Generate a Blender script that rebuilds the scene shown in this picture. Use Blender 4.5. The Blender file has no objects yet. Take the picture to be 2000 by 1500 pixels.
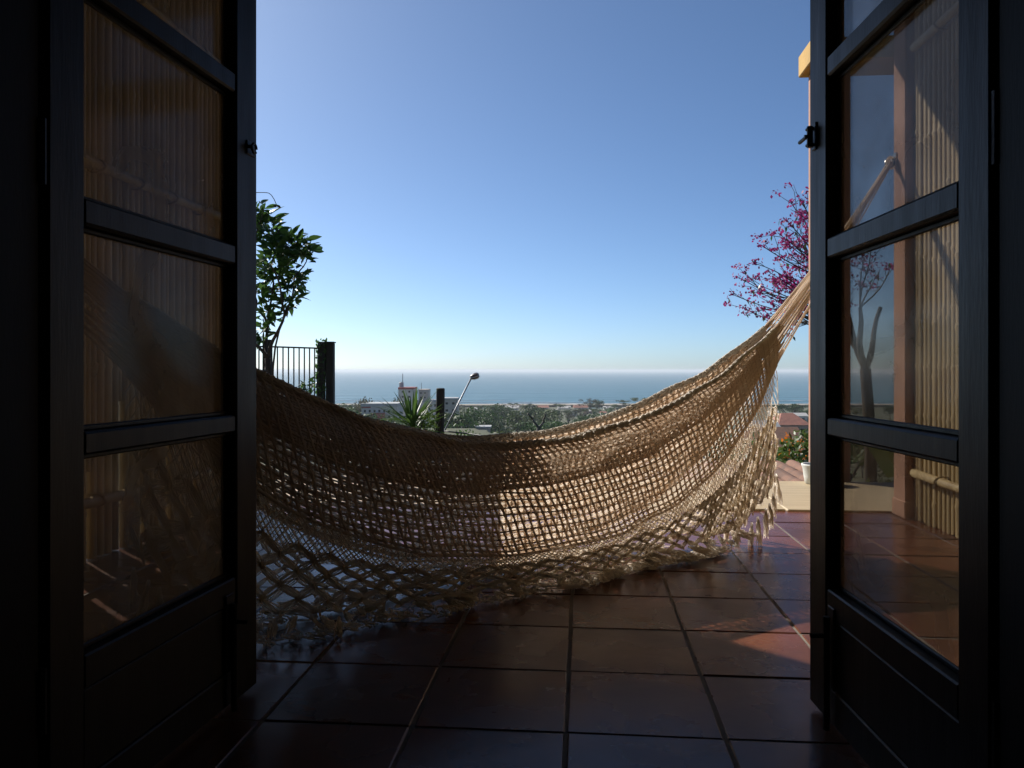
import bpy, bmesh, math, random
import numpy as np
from mathutils import Vector, Matrix

random.seed(7)
rng = np.random.default_rng(7)
SC = bpy.context.scene
COL = SC.collection
R = math.radians

# ------------------------------------------------------------------ camera
F = 1550.0                      # focal length in pixels of the 2000 px wide photograph
EYE = 0.75
cam = bpy.data.cameras.new('camera')
camo = bpy.data.objects.new('camera', cam)
COL.objects.link(camo)
camo.location = (0, 0, EYE)
camo.rotation_euler = (R(90), 0, 0)
cam.sensor_width = 36
cam.lens = 36 * F / 2000
cam.shift_y = -27 / 2000
cam.clip_start = 0.05
cam.clip_end = 200000
SC.camera = camo

# ------------------------------------------------------------------ light
SUN_AZ = 43.0                   # degrees left of the viewing direction
SUN_EL = 35.0
world = bpy.data.worlds.new('World')
SC.world = world
world.use_nodes = True
wn = world.node_tree
for n in list(wn.nodes):
    wn.nodes.remove(n)
sky = wn.nodes.new('ShaderNodeTexSky')
sky.sky_type = 'NISHITA'
sky.sun_disc = False
sky.sun_elevation = R(SUN_EL)
sky.sun_rotation = R(-SUN_AZ)
sky.altitude = 30
sky.air_density = 0.55
sky.dust_density = 0.6
sky.ozone_density = 5.0
bg = wn.nodes.new('ShaderNodeBackground')
bg.inputs['Strength'].default_value = 0.085
wo = wn.nodes.new('ShaderNodeOutputWorld')
wb = wn.nodes.new('ShaderNodeMix'); wb.data_type = 'RGBA'; wb.blend_type = 'MULTIPLY'      # white balance of the whole sky
wb.inputs[0].default_value = 1.0; wb.inputs[7].default_value = (0.985, 1.055, 1.035, 1)
wn.links.new(sky.outputs[0], wb.inputs[6])
wn.links.new(wb.outputs[2], bg.inputs['Color'])
wn.links.new(bg.outputs[0], wo.inputs['Surface'])

sl = bpy.data.lights.new('sun', 'SUN')
sl.energy = 5.0
sl.angle = R(0.53)
sl.color = (1.0, 0.94, 0.86)
so = bpy.data.objects.new('sun', sl)
COL.objects.link(so)
sd = Vector((-math.sin(R(SUN_AZ)) * math.cos(R(SUN_EL)), math.cos(R(SUN_AZ)) * math.cos(R(SUN_EL)), math.sin(R(SUN_EL))))
so.rotation_euler = sd.to_track_quat('Z', 'Y').to_euler()
so.location = sd * 50

SC.view_settings.view_transform = 'Standard'
SC.view_settings.look = 'None'
SC.view_settings.exposure = 0.58
SC.view_settings.gamma = 1.0
SC.view_settings.use_curve_mapping = False
SC.render.engine = 'CYCLES'
SC.cycles.transparent_max_bounces = 24
SC.cycles.max_bounces = 12
SC.cycles.diffuse_bounces = 10
SC.cycles.volume_bounces = 0
SC.cycles.sample_clamp_indirect = 4.0

# ------------------------------------------------------------------ helpers
def at(px, py, D):
    """point D metres ahead that the photograph shows at pixel px, py (2000 x 1500)"""
    return Vector(((px - 1000) / F * D, D, EYE - (py - 723) / F * D))

E1 = np.array((0.9961, -0.0882, 0.0))     # along the house wall
E2 = np.array((0.0882, 0.9961, 0.0))      # outward from the house
O0 = np.array((-0.0275, 1.1255, 0.0))     # middle of the doorway
HROT = -math.atan2(0.0882, 0.9961)
def hp(a, b, z=0.0):
    return Vector(O0 + E1 * a + E2 * b + np.array((0, 0, z)))

def tag(o, label=None, cat=None, group=None, kind=None):
    if label: o['label'] = label
    if cat: o['category'] = cat
    if group: o['group'] = group
    if kind: o['kind'] = kind
    return o

def empty(name, loc, rz=0.0):
    o = bpy.data.objects.new(name, None)
    o.empty_display_size = 0.1
    COL.objects.link(o)
    o.location = loc
    o.rotation_euler = (0, 0, rz)
    return o

def link_mesh(name, me, parent=None, loc=(0, 0, 0), rot=(0, 0, 0), scale=(1, 1, 1)):
    o = bpy.data.objects.new(name, me)
    COL.objects.link(o)
    o.parent = parent
    o.location = loc
    o.rotation_euler = rot
    o.scale = scale
    return o

def copy_tree(o, parent=None):
    c = o.copy()
    COL.objects.link(c)
    c.parent = parent
    for ch in [x for x in o.children]:
        copy_tree(ch, c)
    return c

class MB:
    """collects geometry; build() links it as one mesh object"""
    def __init__(self):
        self.v = []; self.f = []; self.n = 0
    def add(self, verts, faces):
        verts = np.asarray(verts, float).reshape(-1, 3)
        self.v.append(verts)
        b = self.n
        self.f.extend([tuple(int(i) + b for i in q) for q in faces])
        self.n += len(verts)
    def box(self, lo, hi, ch=0.0, fn=None):
        lo = np.array(lo, float); hi = np.array(hi, float)
        c = (lo + hi) / 2; h = (hi - lo) / 2
        if ch <= 0:
            vs = [(sx, sy, sz) for sx in (-1, 1) for sy in (-1, 1) for sz in (-1, 1)]
            V = c + h * np.array(vs, float)
            fs = [(0, 1, 3, 2), (4, 6, 7, 5), (0, 4, 5, 1), (2, 3, 7, 6), (0, 2, 6, 4), (1, 5, 7, 3)]
        else:
            ch = min(ch, h.min() * 0.9)
            V = []; idx = {}
            for sx in (-1, 1):
                for sy in (-1, 1):
                    for sz in (-1, 1):
                        s = np.array((sx, sy, sz), float)
                        for ax in range(3):
                            m = h - ch; m = m.copy(); m[ax] = h[ax]
                            idx[(sx, sy, sz, ax)] = len(V)
                            V.append(c + s * m)
            V = np.array(V)
            fs = []
            S = (-1, 1)
            for ax in range(3):
                o = [i for i in range(3) if i != ax]
                for sg in S:
                    q = []
                    for (a, b) in ((-1, -1), (1, -1), (1, 1), (-1, 1)):
                        s = [0, 0, 0]; s[ax] = sg; s[o[0]] = a; s[o[1]] = b
                        q.append(idx[(*s, ax)])
                    if (sg > 0) == (ax == 1): q.reverse()
                    fs.append(q)
            for ax in range(3):          # edges along ax
                o = [i for i in range(3) if i != ax]
                for a in S:
                    for b in S:
                        s0 = [0, 0, 0]; s0[o[0]] = a; s0[o[1]] = b
                        s1 = list(s0); s0[ax] = -1; s1[ax] = 1
                        q = [idx[(*s0, o[0])], idx[(*s0, o[1])], idx[(*s1, o[1])], idx[(*s1, o[0])]]
                        if (a * b > 0) != (ax == 1): q.reverse()
                        fs.append(q)
            for sx in S:
                for sy in S:
                    for sz in S:
                        q = [idx[(sx, sy, sz, k)] for k in range(3)]
                        if sx * sy * sz < 0: q.reverse()
                        fs.append(q)
        if fn is not None:
            V = np.array([fn(p) for p in V])
        self.add(V, fs)
        return self
    def tubes(self, P, r, sides=5, ref=(0, 0, 1), caps=False):
        """P (m,n,3) polylines, r scalar / (n,) / (m,n)"""
        P = np.asarray(P, float)
        if P.ndim == 2: P = P[None]
        m, n, _ = P.shape
        T = np.gradient(P, axis=1)
        T /= np.linalg.norm(T, axis=2, keepdims=True) + 1e-12
        rf = np.broadcast_to(np.asarray(ref, float), T.shape)
        S = np.cross(T, rf)
        nl = np.linalg.norm(S, axis=2, keepdims=True)
        bad = (nl < 1e-3)
        if bad.any():
            S2 = np.cross(T, np.broadcast_to(np.array((0.31, 0.93, 0.2)), T.shape))
            S = np.where(bad, S2, S)
            nl = np.linalg.norm(S, axis=2, keepdims=True)
        S /= nl + 1e-12
        U = np.cross(S, T)
        r = np.broadcast_to(np.asarray(r, float), (m, n))
        a = np.arange(sides) * 2 * math.pi / sides
        V = P[:, :, None, :] + r[:, :, None, None] * (np.cos(a)[None, None, :, None] * S[:, :, None, :] + np.sin(a)[None, None, :, None] * U[:, :, None, :])
        V = V.reshape(-1, 3)
        i = np.arange(m)[:, None, None] * (n * sides); j = np.arange(n - 1)[None, :, None] * sides; k = np.arange(sides)[None, None, :]
        k2 = (k + 1) % sides
        q = np.stack([i + j + k, i + j + k2, i + j + sides + k2, i + j + sides + k], -1).reshape(-1, 4)
        fs = [tuple(x) for x in q.tolist()]
        if caps:
            for mm in range(m):
                b = mm * n * sides
                fs.append(tuple(b + kk for kk in range(sides))[::-1])
                fs.append(tuple(b + (n - 1) * sides + kk for kk in range(sides)))
        self.add(V, fs)
        return self
    def lathe(self, prof, c=(0, 0, 0), sides=20):
        """prof list of (radius, z)"""
        c = np.array(c, float)
        V = []
        for (rr, z) in prof:
            for k in range(sides):
                t = 2 * math.pi * k / sides
                V.append(c + (rr * math.cos(t), rr * math.sin(t), z))
        fs = []
        for j in range(len(prof) - 1):
            for k in range(sides):
                fs.append((j * sides + k, j * sides + (k + 1) % sides, (j + 1) * sides + (k + 1) % sides, (j + 1) * sides + k))
        fs.append(tuple(range(sides))[::-1])
        fs.append(tuple((len(prof) - 1) * sides + k for k in range(sides)))
        self.add(V, fs)
        return self
    def quads(self, V4):
        V4 = np.asarray(V4, float)
        k = len(V4)
        self.add(V4.reshape(-1, 3), np.arange(4 * k).reshape(-1, 4).tolist())
        return self
    def mesh(self, name, mat, smooth=False, origin=(0, 0, 0)):
        V = np.concatenate(self.v) - np.array(origin, float)
        me = bpy.data.meshes.new(name)
        me.from_pydata(V.tolist(), [], self.f)
        if smooth:
            me.polygons.foreach_set('use_smooth', [True] * len(me.polygons))
        mats = mat if isinstance(mat, (list, tuple)) else [mat]
        for mm in mats: me.materials.append(mm)
        me.update()
        return me
    def build(self, name, mat, parent=None, smooth=False, world=True):
        """vertices are world coordinates when world is True and the parent only has a location"""
        org = np.array(parent.location) if (parent is not None and world) else np.zeros(3)
        if parent is not None and world and parent.parent is not None:
            org = org + np.array(parent.parent.location)
        return link_mesh(name, self.mesh(name, mat, smooth, org), parent)

# ------------------------------------------------------------------ materials
MATS = {}
def material(name, col, rough=0.6, var=0.0, vscale=8.0, col2=None, bump=0.0, bscale=40.0, spec=0.5, metal=0.0,
             coat=0.0, rnd=0.0, stretch=(1, 1, 1), detail=5.0, rvar=0.0, trans=0.0):
    m = bpy.data.materials.new(name); m.use_nodes = True
    nt = m.node_tree; N = nt.nodes; L = nt.links
    p = N['Principled BSDF']
    p.inputs['Roughness'].default_value = rough
    p.inputs['Metallic'].default_value = metal
    p.inputs['Specular IOR Level'].default_value = spec
    p.inputs['Coat Weight'].default_value = coat
    p.inputs['Coat Roughness'].default_value = 0.12
    tc = N.new('ShaderNodeTexCoord'); mp = N.new('ShaderNodeMapping')
    mp.inputs['Scale'].default_value = stretch
    L.new(tc.outputs['Object'], mp.inputs['Vector'])
    oi = N.new('ShaderNodeObjectInfo')
    if rnd:
        ad = N.new('ShaderNodeVectorMath'); ad.operation = 'ADD'
        sc = N.new('ShaderNodeVectorMath'); sc.operation = 'SCALE'; sc.inputs[0].default_value = (13.1, 7.7, 5.3)
        L.new(oi.outputs['Random'], sc.inputs['Scale'])
        L.new(mp.outputs[0], ad.inputs[0]); L.new(sc.outputs[0], ad.inputs[1])
        vec = ad.outputs[0]
    else:
        vec = mp.outputs[0]
    nz = N.new('ShaderNodeTexNoise'); nz.inputs['Scale'].default_value = vscale; nz.inputs['Detail'].default_value = detail
    L.new(vec, nz.inputs['Vector'])
    mix = N.new('ShaderNodeMix'); mix.data_type = 'RGBA'
    c2 = col2 if col2 else tuple(c * (1 - var) for c in col)
    mix.inputs[6].default_value = (*col, 1); mix.inputs[7].default_value = (*c2, 1)
    rp = N.new('ShaderNodeMapRange'); rp.inputs[1].default_value = 0.35; rp.inputs[2].default_value = 0.68
    L.new(nz.outputs['Fac'], rp.inputs[0]); L.new(rp.outputs[0], mix.inputs[0])
    out = mix.outputs[2]
    if rnd:
        hs = N.new('ShaderNodeHueSaturation')
        mr = N.new('ShaderNodeMapRange'); mr.inputs[3].default_value = 1 - rnd; mr.inputs[4].default_value = 1 + rnd
        L.new(oi.outputs['Random'], mr.inputs[0]); L.new(mr.outputs[0], hs.inputs['Value'])
        L.new(out, hs.inputs['Color']); out = hs.outputs[0]
    L.new(out, p.inputs['Base Color'])
    if rvar:
        rr = N.new('ShaderNodeMapRange'); rr.inputs[3].default_value = max(0.02, rough - rvar); rr.inputs[4].default_value = rough + rvar
        L.new(nz.outputs['Fac'], rr.inputs[0]); L.new(rr.outputs[0], p.inputs['Roughness'])
    if bump:
        nb = N.new('ShaderNodeTexNoise'); nb.inputs['Scale'].default_value = bscale; nb.inputs['Detail'].default_value = 6
        L.new(vec, nb.inputs['Vector'])
        bp = N.new('ShaderNodeBump'); bp.inputs['Strength'].default_value = bump; bp.inputs['Distance'].default_value = 0.01
        L.new(nb.outputs['Fac'], bp.inputs['Height']); L.new(bp.outputs[0], p.inputs['Normal'])
    if trans:
        tr = N.new('ShaderNodeBsdfTranslucent'); L.new(out, tr.inputs['Color'])
        ms = N.new('ShaderNodeMixShader'); ms.inputs[0].default_value = trans
        L.new(p.outputs[0], ms.inputs[1]); L.new(tr.outputs[0], ms.inputs[2])
        L.new(ms.outputs[0], N['Material Output'].inputs['Surface'])
    MATS[name] = m
    return m

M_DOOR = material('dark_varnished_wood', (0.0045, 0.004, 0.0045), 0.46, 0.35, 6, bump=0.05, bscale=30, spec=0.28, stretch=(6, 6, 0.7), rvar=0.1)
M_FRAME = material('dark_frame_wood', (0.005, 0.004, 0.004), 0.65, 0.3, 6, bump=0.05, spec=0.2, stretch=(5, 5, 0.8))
M_IRON = material('dark_iron', (0.03, 0.03, 0.032), 0.45, 0.4, 30, bump=0.2, metal=0.8)
M_STEEL = material('bright_steel', (0.55, 0.55, 0.55), 0.3, 0.3, 30, metal=1.0)
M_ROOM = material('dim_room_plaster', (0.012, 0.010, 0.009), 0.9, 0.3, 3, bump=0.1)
M_ROOMFLOOR = material('room_floor_dark', (0.05, 0.025, 0.018), 0.4, 0.3, 4)
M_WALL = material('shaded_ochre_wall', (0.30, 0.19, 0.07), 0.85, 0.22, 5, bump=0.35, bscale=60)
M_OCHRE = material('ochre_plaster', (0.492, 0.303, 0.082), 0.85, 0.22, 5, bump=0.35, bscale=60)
M_PINK = material('terracotta_plaster', (0.377, 0.205, 0.139), 0.85, 0.22, 5, bump=0.35, bscale=60)
M_TILE = material('glazed_terracotta', (0.125, 0.041, 0.020), 0.27, col2=(0.075, 0.027, 0.015), vscale=5, bump=0.10, bscale=14, rnd=0.22, rvar=0.14, coat=0.0, spec=0.34)
M_GROUT = material('pale_grout', (0.20, 0.175, 0.145), 0.85, 0.35, 14, bump=0.3, bscale=80)
M_CREAM = material('cream_paving', (0.44, 0.35, 0.215), 0.6, col2=(0.36, 0.28, 0.17), vscale=4, bump=0.15, rnd=0.08, stretch=(0.6, 6, 1))
M_BAMBOO = material('dry_bamboo', (0.45, 0.35, 0.18), 0.45, col2=(0.28, 0.20, 0.10), vscale=7, bump=0.15, bscale=50, rnd=0.25, stretch=(3, 3, 0.5))
M_TWINE = material('twine', (0.28, 0.2, 0.1), 0.9, 0.3, 50, bump=0.4)
M_COTTON = material('cream_cotton_cord', (0.95, 0.86, 0.755), 0.95, col2=(0.90, 0.78, 0.655), vscale=9, bump=0.9, bscale=260, spec=0.1, trans=0.55)
M_THREAD = material('cream_cotton_thread', (0.98, 0.93, 0.86), 0.95, col2=(0.95, 0.88, 0.79), vscale=9, bump=0.5, bscale=260, spec=0.1, trans=0.80)
M_TASSEL = material('cream_cotton_tassel', (0.98, 0.94, 0.88), 0.95, col2=(0.95, 0.89, 0.80), vscale=30, bump=0.4, bscale=300, spec=0.1, trans=0.76)
M_LEAF = material('glossy_dark_leaf', (0.065, 0.135, 0.028), 0.38, col2=(0.035, 0.08, 0.018), vscale=4, rnd=0.3, trans=0.42)
M_YUCCA = material('yucca_leaf', (0.09, 0.16, 0.035), 0.45, col2=(0.05, 0.10, 0.025), vscale=6, rnd=0.3, trans=0.3)
M_BARK = material('brown_bark', (0.075, 0.055, 0.042), 0.9, 0.4, 20, bump=0.6, bscale=60, stretch=(1, 1, 0.3))
M_GREYBARK = material('grey_bark', (0.16, 0.14, 0.12), 0.9, 0.4, 20, bump=0.6, bscale=60, stretch=(1, 1, 0.3))
M_POST = material('weathered_dark_timber', (0.040, 0.032, 0.026), 0.85, 0.45, 14, bump=0.5, bscale=50, stretch=(3, 3, 0.4))
M_FENCE = material('black_painted_iron', (0.012, 0.012, 0.013), 0.5, 0.3, 20)
M_PINKFL = material('magenta_blossom', (0.36, 0.032, 0.16), 0.6, col2=(0.24, 0.02, 0.12), vscale=3, trans=0.4)
M_ORANGE = material('orange_blossom', (0.75, 0.22, 0.02), 0.6, 0.3, 9, trans=0.4)
M_SHRUB = material('bright_shrub_leaf', (0.10, 0.15, 0.03), 0.5, col2=(0.05, 0.09, 0.02), vscale=3, trans=0.35)
M_POT = material('pale_pot', (0.62, 0.64, 0.60), 0.6, 0.15, 9, bump=0.15)
M_RTILE = material('clay_roof_tile', (0.21, 0.105, 0.065), 0.85, col2=(0.12, 0.07, 0.05), vscale=9, bump=0.3, rnd=0.3)
M_RROOF = material('red_tile_roof', (0.36, 0.15, 0.10), 0.85, col2=(0.26, 0.11, 0.08), vscale=1.2, rnd=0.15)
M_WHITE = material('white_render', (0.56, 0.54, 0.50), 0.8, 0.15, 0.6)
M_BEIGE = material('beige_render', (0.52, 0.44, 0.37), 0.8, 0.15, 0.6)
M_PINKW = material('pink_render', (0.55, 0.34, 0.26), 0.8, 0.15, 0.6)
M_REDTRIM = material('red_trim_paint', (0.36, 0.08, 0.07), 0.7, 0.2, 1.0)
M_GREYROOF = material('pale_sheet_roof', (0.42, 0.43, 0.42), 0.6, 0.25, 0.8)
M_BLUEROOF = material('blue_grey_roof', (0.26, 0.31, 0.37), 0.6, 0.25, 0.8)
M_WIN = material('dark_window', (0.03, 0.035, 0.04), 0.15, 0.2, 1.0)
M_CABLE = material('black_cable', (0.012, 0.012, 0.012), 0.6, 0.2, 10)
M_GROUND = material('hillside_soil_and_weeds', (0.045, 0.062, 0.022), 0.95, col2=(0.075, 0.07, 0.036), vscale=0.12, bump=0.4, bscale=2.0)
M_BEACH = material('beach_sand', (0.27, 0.24, 0.19), 0.95, 0.15, 0.05)
FOLI = [material('canopy_leaf_deep', (0.042, 0.088, 0.020), 0.6, col2=(0.020, 0.048, 0.010), vscale=0.5, rnd=0.3, trans=0.25, spec=0.15),
        material('canopy_leaf_olive', (0.072, 0.105, 0.026), 0.6, col2=(0.038, 0.062, 0.014), vscale=0.5, rnd=0.3, trans=0.25, spec=0.15),
        material('canopy_leaf_grey', (0.085, 0.085, 0.055), 0.7, col2=(0.05, 0.05, 0.035), vscale=0.5, rnd=0.25, trans=0.25, spec=0.15)]

def glass_material():
    m = bpy.data.materials.new('dusty_glass'); m.use_nodes = True
    nt = m.node_tree; N = nt.nodes; L = nt.links
    N.remove(N['Principled BSDF'])
    tr = N.new('ShaderNodeBsdfTransparent'); tr.inputs[0].default_value = (0.72, 0.70, 0.67, 1)
    gl = N.new('ShaderNodeBsdfGlossy'); gl.inputs['Roughness'].default_value = 0.09
    lw = N.new('ShaderNodeLayerWeight'); lw.inputs[0].default_value = 0.5
    pw = N.new('ShaderNodeMath'); pw.operation = 'POWER'; pw.inputs[1].default_value = 5.0; L.new(lw.outputs['Facing'], pw.inputs[0])
    fr = N.new('ShaderNodeMath'); fr.operation = 'MULTIPLY_ADD'; fr.inputs[1].default_value = 0.55; fr.inputs[2].default_value = 0.025; L.new(pw.outputs[0], fr.inputs[0])
    m1 = N.new('ShaderNodeMixShader')
    L.new(fr.outputs[0], m1.inputs[0]); L.new(tr.outputs[0], m1.inputs[1]); L.new(gl.outputs[0], m1.inputs[2])
    df = N.new('ShaderNodeBsdfDiffuse'); df.inputs[0].default_value = (0.40, 0.37, 0.33, 1)
    tl = N.new('ShaderNodeBsdfTranslucent'); tl.inputs[0].default_value = (0.50, 0.39, 0.25, 1)
    m2 = N.new('ShaderNodeMixShader'); m2.inputs[0].default_value = 0.5
    L.new(df.outputs[0], m2.inputs[1]); L.new(tl.outputs[0], m2.inputs[2])
    tc = N.new('ShaderNodeTexCoord')
    nz = N.new('ShaderNodeTexNoise'); nz.inputs['Scale'].default_value = 5; nz.inputs['Detail'].default_value = 5; nz.inputs['Distortion'].default_value = 1.2
    L.new(tc.outputs['Object'], nz.inputs['Vector'])
    mr = N.new('ShaderNodeMapRange'); mr.inputs[1].default_value = 0.35; mr.inputs[2].default_value = 0.75
    mr.inputs[3].default_value = 0.27; mr.inputs[4].default_value = 0.46
    L.new(nz.outputs['Fac'], mr.inputs[0])
    m3 = N.new('ShaderNodeMixShader')
    L.new(mr.outputs[0], m3.inputs[0]); L.new(m1.outputs[0], m3.inputs[1]); L.new(m2.outputs[0], m3.inputs[2])
    L.new(m3.outputs[0], N['Material Output'].inputs['Surface'])
    return m
M_GLASS = glass_material()

def sea_material():
    m = bpy.data.materials.new('sea_water'); m.use_nodes = True
    nt = m.node_tree; N = nt.nodes; L = nt.links
    p = N['Principled BSDF']
    p.inputs['Base Color'].default_value = (0.050, 0.145, 0.180, 1)
    p.inputs['Roughness'].default_value = 0.32
    p.inputs['IOR'].default_value = 1.33
    tc = N.new('ShaderNodeTexCoord'); mp = N.new('ShaderNodeMapping'); mp.inputs['Scale'].default_value = (0.006, 0.02, 1)
    L.new(tc.outputs['Object'], mp.inputs['Vector'])
    n1 = N.new('ShaderNodeTexNoise'); n1.inputs['Scale'].default_value = 1.0; n1.inputs['Detail'].default_value = 7
    L.new(mp.outputs[0], n1.inputs['Vector'])
    mp2 = N.new('ShaderNodeMapping'); mp2.inputs['Scale'].default_value = (0.05, 0.25, 1)
    L.new(tc.outputs['Object'], mp2.inputs['Vector'])
    n2 = N.new('ShaderNodeTexNoise'); n2.inputs['Scale'].default_value = 1.0; n2.inputs['Detail'].default_value = 4
    L.new(mp2.outputs[0], n2.inputs['Vector'])
    ad = N.new('ShaderNodeMath'); ad.operation = 'MULTIPLY_ADD'; ad.inputs[1].default_value = 6.0
    L.new(n1.outputs['Fac'], ad.inputs[0]); L.new(n2.outputs['Fac'], ad.inputs[2])
    bp = N.new('ShaderNodeBump'); bp.inputs['Strength'].default_value = 1.0; bp.inputs['Distance'].default_value = 3.0
    L.new(ad.outputs[0], bp.inputs['Height']); L.new(bp.outputs[0], p.inputs['Normal'])
    return m
M_SEA = sea_material()

# ------------------------------------------------------------------ land and sea
SEA_Z = -30.0
SHORE = 700.0
def sstep(t):
    t = np.clip(t, 0, 1); return t * t * (3 - 2 * t)
def terrain(x, d):
    x = np.asarray(x, float); d = np.asarray(d, float)
    g = 13.0 - 7.6 * sstep((x + 0.6) / 1.9)
    t = np.clip(d - g, 0, None)
    z = -0.2 - 25.6 * (1 - np.exp(-t / 55.0))
    z = z - 4.4 * np.clip((d - 180) / (SHORE - 180), 0, None) ** 1.0
    return z
ys = np.concatenate([np.array([-60, -20, -4, 0, 2, 3.5]), np.linspace(4.9, 20, 46), np.geomspace(21, SHORE + 25, 60)])
xs = np.unique(np.concatenate([-np.geomspace(3.2, 1500, 40)[::-1], np.linspace(-3, 3, 31), np.geomspace(3.2, 1500, 40)]))
gx, gy = np.meshgrid(xs, ys)
gz = terrain(gx, gy)
gz = np.where(gy < 4.0, -0.35, gz)
gz = gz + np.where(gy > 16, 0.5 * np.sin(gx * 0.07) * np.cos(gy * 0.05), 0)
V = np.stack([gx, gy, gz], -1).reshape(-1, 3)
w_ = len(xs)
fs = [(j * w_ + i, j * w_ + i + 1, (j + 1) * w_ + i + 1, (j + 1) * w_ + i) for j in range(len(ys) - 1) for i in range(w_ - 1)]
b = MB(); b.add(V, fs)
tag(b.build('hillside', M_GROUND, smooth=True), kind='structure')

b = MB()
bx = np.linspace(-1500, 1500, 61); by = np.linspace(SHORE - 45, SHORE + 20, 8)
gx, gy = np.meshgrid(bx, by)
gz = -28.7 - (gy - (SHORE - 45)) / 65 * 1.7 + 0.15 * np.sin(gx * 0.03)
V = np.stack([gx, gy, gz + 0.6], -1).reshape(-1, 3)
fs = [(j * 61 + i, j * 61 + i + 1, (j + 1) * 61 + i + 1, (j + 1) * 61 + i) for j in range(7) for i in range(60)]
b.add(V, fs)
tag(b.build('beach', M_BEACH, smooth=True), kind='structure')
b = MB()
b.quads([[(-60000, SHORE - 60, SEA_Z), (60000, SHORE - 60, SEA_Z), (60000, 60000, SEA_Z), (-60000, 60000, SEA_Z)]])
tag(b.build('sea', M_SEA), kind='structure')
# breaking surf along the shore
M_FOAM = material('sea_foam', (0.75, 0.78, 0.78), 0.9, 0.2, 0.2)
b = MB()
for row, (yy, n) in enumerate(((SHORE + 24, 30), (SHORE + 52, 18), (SHORE + 95, 12))):
    for i in range(n):
        x0 = rng.uniform(-420, 420); ln = rng.uniform(18, 60)
        t = np.linspace(0, 1, 9)
        P = np.stack([x0 + ln * (t - .5), yy + rng.uniform(-7, 7) + 2.0 * np.sin(t * 6 + i), np.full(9, SEA_Z + 0.05)], -1)
        b.tubes(P, 0.5 * np.sin(math.pi * np.clip(t, .04, .96)) + 0.05, 5)
tag(b.build('surf', M_FOAM, smooth=True), label='white surf lines breaking along the far beach', cat='surf', kind='stuff')

# ------------------------------------------------------------------ the terrace
TX, TY = 0.325, 0.3386
TX0, TY0 = 0.093, 0.526
JOINT = 0.007
terr = MB()
terr.box((-1.95, 0.02, -0.30), (2.2, 3.19, -0.0025), fn=lambda p: np.array(hp(*p)))
tfloor = terr.build('terrace_floor', M_GROUT)
tag(tfloor, kind='structure')
tile_meshes = []
for k in range(5):
    t = MB()
    a = TX / 2 - JOINT / 2; c = TY / 2 - JOINT / 2
    t.box((-a, -c, -0.010), (a, c, 0.0), 0.003)
    me = t.mesh('floor_tile', M_TILE)
    for v in me.vertices:
        v.co.x += random.uniform(-.0012, .0012); v.co.y += random.uniform(-.0012, .0012)
    tile_meshes.append(me)
for i in range(-6, 7):
    for j in range(-1, 8):
        ca = TX0 + (i + .5) * TX; cb = TY0 + (j + .5) * TY
        if ca < -1.95 or ca > 2.2 or cb < 0.05 or cb > 3.1: continue
        p = hp(ca, cb, 0.0 + random.uniform(-.0012, .0012))
        link_mesh('tile', random.choice(tile_meshes), tfloor, p,
                  (random.uniform(-.003, .003), random.uniform(-.003, .003), HROT + random.choice((0, math.pi)) + random.uniform(-.004, .004)))
# cream border at the terrace edge
tb = MB(); tb.box((-2.6, 3.195, -0.30), (4.5, 4.33, -0.004), fn=lambda p: np.array(hp(*p)))
border = tb.build('terrace_border', M_GROUT); tag(border, kind='structure')
sm = MB(); sm.box((-0.5925, -0.5575, -0.012), (0.5925, 0.5575, 0.004), 0.005)
slab = sm.mesh('border_slab', M_CREAM)
for i in range(-2, 4):
    link_mesh('slab', slab, border, hp(-0.0 + 0.61 + i * 1.195, 3.7655, 0.006 + random.uniform(-.001, .001)), (0, 0, HROT + (math.pi if i % 2 else 0)))

# ------------------------------------------------------------------ the house
house = empty('house', hp(0, -0.1))
tag(house, 'dark unlit house room and front wall around the open doorway', 'house')
hb = lambda lo, hi, ch=0.0: MB().box(lo, hi, ch, fn=lambda p: np.array(hp(*p)))
b = hb((-3.2, -0.15, -0.1), (-0.745, 0.0, 3.45)); b.box((0.745, -0.15, -0.1), (3.2, 0.0, 2.95), fn=lambda p: np.array(hp(*p)))
b.box((-0.745, -0.15, 2.21), (0.745, 0.0, 2.95), fn=lambda p: np.array(hp(*p)))
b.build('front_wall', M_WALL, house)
hb((-3.19, -0.165, 0.0), (-0.75, -0.152, 2.7)).box((0.75, -0.165, 0.0), (3.19, -0.152, 2.7), fn=lambda p: np.array(hp(*p))).box((-0.75, -0.165, 2.2), (0.75, -0.152, 2.7), fn=lambda p: np.array(hp(*p))).build('wall_lining', M_ROOM, house)
hb((-3.2, -3.9, -0.1), (-3.08, -0.166, 3.45)).build('side_wall', M_ROOM, house)
hb((3.08, -3.9, -0.1), (3.2, -0.166, 3.45)).build('side_wall', M_ROOM, house)
hb((-3.07, -3.9, -0.1), (3.07, -3.78, 3.45)).build('back_wall', M_ROOM, house)
hb((-3.07, -3.77, 2.7), (3.07, -0.17, 3.45)).build('ceiling', M_ROOM, house)
hb((-0.743, -0.14, 0.0), (-0.687, 0.008, 2.205), 0.003).build('door_jamb', M_FRAME, house)
hb((0.687, -0.14, 0.0), (0.743, 0.008, 2.205), 0.003).build('door_jamb', M_FRAME, house)
hb((-0.685, -0.14, 2.16), (0.685, 0.008, 2.205), 0.003).build('door_head', M_FRAME, house)
hb((-0.685, -0.145, -0.05), (0.685, 0.012, 0.006), 0.004).build('threshold', M_FRAME, house)
hb((-2.35, 0.002, 3.26), (2.35, 4.05, 3.40)).build('added_shade_roof', M_FRAME, house)  # unseen roof, added and lengthened to keep sky light off the terrace
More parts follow.
